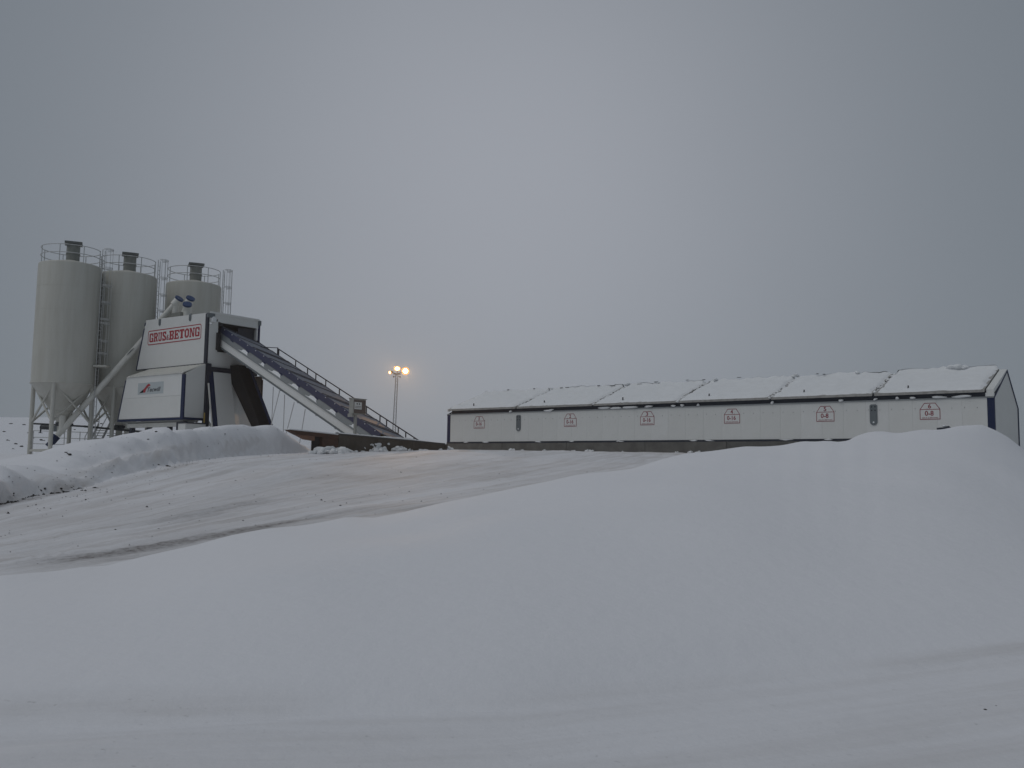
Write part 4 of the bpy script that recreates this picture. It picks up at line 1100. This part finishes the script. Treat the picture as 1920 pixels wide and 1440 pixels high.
for zz in (3.86, 3.40, 2.95):
    b = MB(o_); b.tube((-33.6, 64.6, zz), (-25.6, 66.2, zz - .1), .03, 6); b.build('rail', 'rail', GR)
for k in range(9):
    b = MB(o_); b.tube((-33.6 + k, 64.6 + .2 * k, 2.1), (-33.6 + k, 64.6 + .2 * k, 3.86), .032, 6); b.build('rail_post', 'rail', GR)
ST = thing('steel_steps', 'narrow steel steps between the first and middle silo', 'steps', world=(-28.3, 61.9, 2.3))
o_ = (-28.3, 61.9, 2.3)
for k in range(9):
    b = MB(o_); b.box((-28.62, 61.9 + k * .2, 2.55 + k * .19), (-27.95, 62.1 + k * .2, 2.60 + k * .19)); b.build('tread', 'cream', ST)
for x in (-28.68, -27.93):
    b = MB(o_); b.bar((x, 61.8, 2.3), (x, 63.8, 4.35), .05, .2); b.build('stringer', 'rail', ST)
    b = MB(o_); b.tube((x, 61.85, 3.4), (x, 63.8, 5.3), .028, 6); b.tube((x, 61.85, 2.4), (x, 61.85, 3.4), .028, 6); b.tube((x, 63.8, 4.3), (x, 63.8, 5.3), .028, 6); b.build('handrail', 'rail', ST)
for k in range(5):
    b = MB(); b.tube((0, 0, 0), (2.3, .5, 0), .035, 6)
    o = b.build('pipe', 'rail'); o.location = (-27.8, 63.2, 2.75 + k * .2)
    tag(o, 'thin grey pipe in the low stack between the silo feet', 'pipe', 'pipes stacked between the silo feet')

# ------------------------------------------------------------------ floodlight mast
MX, MY = -10.25, 80.0
mz = gz(MX, MY)
ML = thing('light_mast', 'slender lattice light mast with three lit orange floodlights', 'light mast', world=(MX, MY, mz))
H = 9.85 - mz
lx = .15
o_ = (0, 0, 0)
def mp(i, zz):
    w = .135 - .045 * zz / H
    return Vector((w * (-1, 1, 1, -1)[i] + lx * zz / H, w * (-1, -1, 1, 1)[i], zz))
for i in range(4):
    b = MB(); b.tube(mp(i, -.5), mp(i, H), .020, 5); b.build('chord', 'galv', ML)
b = MB(); n = 26
for k in range(n):
    z0, z1 = H * k / n, H * (k + 1) / n
    for i in range(4):
        j = (i + 1) % 4
        p, q = (mp(i, z0), mp(j, z1)) if k % 2 else (mp(j, z0), mp(i, z1))
        b.tube(p, q, .011, 4, cap=False)
b.build('lacing', 'galv', ML)['kind'] = 'stuff'
b = MB(); b.bar((lx - .35, 0, H), (lx + .35, 0, H), .07); b.build('cross_arm', 'lamp_body', ML)
for sx in (-.28, .28):
    b = MB(); b.lump((lx + sx, 0, H - .24), .07, 3, 1.3, 1, .1); b.bar((lx + sx * .4, 0, H - .2), (lx + sx, 0, H - .2), .03); b.build('hook', 'lamp_body', ML)
LAMPS = [((-.62, -.05, .12), (-.72, -.62, -.30), 'lamp_low', .20, .13), ((.02, -.05, .48), (-.14, -.97, -.13), 'lamp', .25, .18), ((.74, -.05, .28), (.12, -.97, -.20), 'lamp', .29, .27)]
for c, d, mm, sa, sb in LAMPS:
    c = Vector(c) + Vector((lx, 0, H)); d = Vector(d).normalized()
    side = d.cross(Vector((0, 0, 1))).normalized(); upv = side.cross(d).normalized()
    n = 20
    def el(k, off): return [c + d * off + side * (sa * k * math.cos(2 * math.pi * i / n)) + upv * (sb * k * math.sin(2 * math.pi * i / n)) for i in range(n)]
    b = MB(); A, Bk = el(1.24, -.012), el(.7, -.26)
    b.add(A + Bk, [(i, (i + 1) % n, n + (i + 1) % n, n + i) for i in range(n)], smooth=True)
    b.add(Bk, [tuple(range(n))]); fl_ = b.build('floodlight', 'lamp_body', ML)
    b = MB(); A2, B2 = el(1.22, -.004), el(.74, .006); b.add(A2 + B2, [(i, (i + 1) % n, n + (i + 1) % n, n + i) for i in range(n)]); b.build('reflector', 'lamp_glow', fl_)
    b = MB(); b.add(el(.74, .006), [tuple(range(n))]); b.build('lens', mm, fl_)
    b = MB(); b.tube(c - d * .2, Vector((lx, 0, H)), .03, 6); b.build('bracket', 'lamp_body', ML)
    ld = bpy.data.lights.new('floodlight', 'SPOT')
    ld.energy = {.29: 5200, .25: 2400}.get(sa, 120)
    ld.color = (1.0, 0.55, 0.20); ld.shadow_soft_size = .12; ld.spot_size = R({.29: 26, .25: 34}.get(sa, 90)); ld.spot_blend = .6
    lo = bpy.data.objects.new('floodlight_beam', ld); COL.objects.link(lo)
    lo.location = Vector((MX, MY, mz)) + c + d * .03
    lo.rotation_euler = (-d).to_track_quat('Z', 'Y').to_euler()

# ------------------------------------------------------------------ small things in the snow
WD = thing('steel_bracket', 'dark blue steel bracket poking out of the mound top at the right', 'bracket', world=(12.25, 25.6, 2.86))
b = MB(); b.prism([(-.28, 0, .0), (.26, 0, -.06), (.02, 0, .125), (-.03, 0, .17), (-.06, 0, .13), (-.28, 0, .12)], (0, .2, 0)); b.build('plate', 'blue_dark', WD)
b = MB(); b.lump((-.12, .1, .165), .055, 3, .6, 2, .2); b.build('snow_cap', 'roof_snow', WD)

clods_far = [(-90.76, 170.95), (-94.21, 172.72), (-76.01, 146.14), (-73.16, 143.26), (-70.64, 131.25), (-67.21, 126.28), (-64.9, 119.88), (-70.28, 134.93), (-85.07, 154.14), (-87.13, 193.21), (-84.18, 188.41), (-81.8, 155.42), (-75.49, 137.81), (-85.68, 171.75), (-80.82, 169.99), (-80.79, 157.51)]
clods_bank = [(-12.82, 33.0), (-12.82, 33.54), (-11.95, 30.42), (-12.56, 33.73), (-14.21, 36.73), (-13.89, 35.15), (-11.09, 24.65), (-11.13, 24.0), (-12.58, 40.75), (-12.09, 33.2), (-12.36, 28.59), (-13.6, 28.4), (-13.75, 28.55), (-13.9, 28.75)]
clods_near = [(3.24, 6.39), (3.36, 6.48), (3.52, 6.63)]
clods_road = [(-3.73, 20.3), (-2.6, 23.76), (-2.33, 51.54)]
rr = random.Random(5)
for spots, (r0, r1), lb, gp in ((clods_far, (.11, .26), 'dark clod of frozen earth on the far snow slope left of the silos', 'earth clods on the far slope'),
                               (clods_bank, (.03, .06), 'dark frozen clod on the dirty snow bank left of the road', 'clods on the left snow bank'),
                               (clods_near, (.005, .008), 'small dark stone on the near road at the bottom right', 'stones on the near road'),
                               (clods_road, (.015, .03), 'dark stone lying on the packed snow road', 'stones on the packed snow road')):
    for i, (x, y) in enumerate(spots):
        r_ = rr.uniform(r0, r1)
        b = MB(); b.lump((0, 0, r_ * .25), r_, i + int(r0 * 1e4), .55, 2, .5)
        if i % 3 == 0 and r0 > .02: b.lump((r_ * 1.3, r_ * .2, r_ * .1), r_ * .6, i + 7, .55, 1, .5)
        o = b.build('dirt_clod' if r0 > .02 else 'stone', 'dirt')
        o.location = (x, y, gz(x, y)); tag(o, lb, 'dirt clod' if r0 > .02 else 'stone', gp)
# grit thrown on the road and at the foot of the bank
b = MB(); rr = random.Random(12)
Ba = np.array(BANK)
pts = []
for i in range(1100):
    y = rr.uniform(13, 47); xb = float(np.interp(y, Ba[:, 0], Ba[:, 1]))
    if rr.random() < .72:
        x = xb + rr.gauss(.1, .9); 
    else:
        a = R(rr.choice((26.6, 21, 31, 14.5, 8, 2.5)) + rr.gauss(0, 2.2)); d = rr.uniform(8, 40)
        x, y = -10.2 + d * math.sin(a), 5 + d * math.cos(a)
    pts.append((x, y))
px = np.array([p[0] for p in pts]); py = np.array([p[1] for p in pts]); pz = height(px, py)
for i in range(len(pts)):
    if py[i] < mound_yc(px[i] / py[i]) + 1.6: continue
    r_ = rr.uniform(.007, .022) * (1 + (rr.random() < .06))
    x, y, zz = px[i], py[i], pz[i]
    v_ = [(x + r_ * rr.uniform(.6, 1.5), y, zz), (x - r_ * rr.uniform(.6, 1.5), y + r_ * .3, zz), (x, y + r_, zz), (x + r_ * .2, y - r_, zz), (x, y, zz + r_ * rr.uniform(.5, 1.0))]
    b.add(v_, [(0, 2, 4), (2, 1, 4), (1, 3, 4), (3, 0, 4)])
tag(b.build('grit', 'dirt'), 'dark grit scattered over the packed snow road and bank foot', 'grit', kind='stuff')
b = MB(); rr = random.Random(14)
for i in range(320):
    y = 17.5 + 7.2 * rr.random() ** 1.15; xb = float(np.interp(y, Ba[:, 0], Ba[:, 1])) + 0.25 * float(vnoise(0, y, 1.6, 5)) + 0.12 * float(vnoise(0, y, 0.6, 6))
    x = xb + rr.gauss(.06, .05); b.lump((x, y, gz(x, y)), rr.uniform(.015, .05), i, .7, 1, .6)
tag(b.build('earth_edge', 'dirt'), 'dark frozen earth showing under the left end of the snow bank', 'earth', kind='stuff')

# ------------------------------------------------------------------ haze
b = MB(); b.box((-400, -40, -4.0), (400, 345, 20))
hm = bpy.data.materials.new('haze'); hm.use_nodes = True
n, l = hm.node_tree.nodes, hm.node_tree.links; n.clear()
ho = n.new('ShaderNodeOutputMaterial'); pv = n.new('ShaderNodeVolumePrincipled')
pv.inputs['Color'].default_value = (0.88, 0.90, 0.93, 1)
pv.inputs['Density'].default_value = 0.0006
pv.inputs['Anisotropy'].default_value = 0.8
l.new(pv.outputs[0], ho.inputs['Volume'])
hz_o = b.build('haze', hm); hz_o['kind'] = 'stuff'
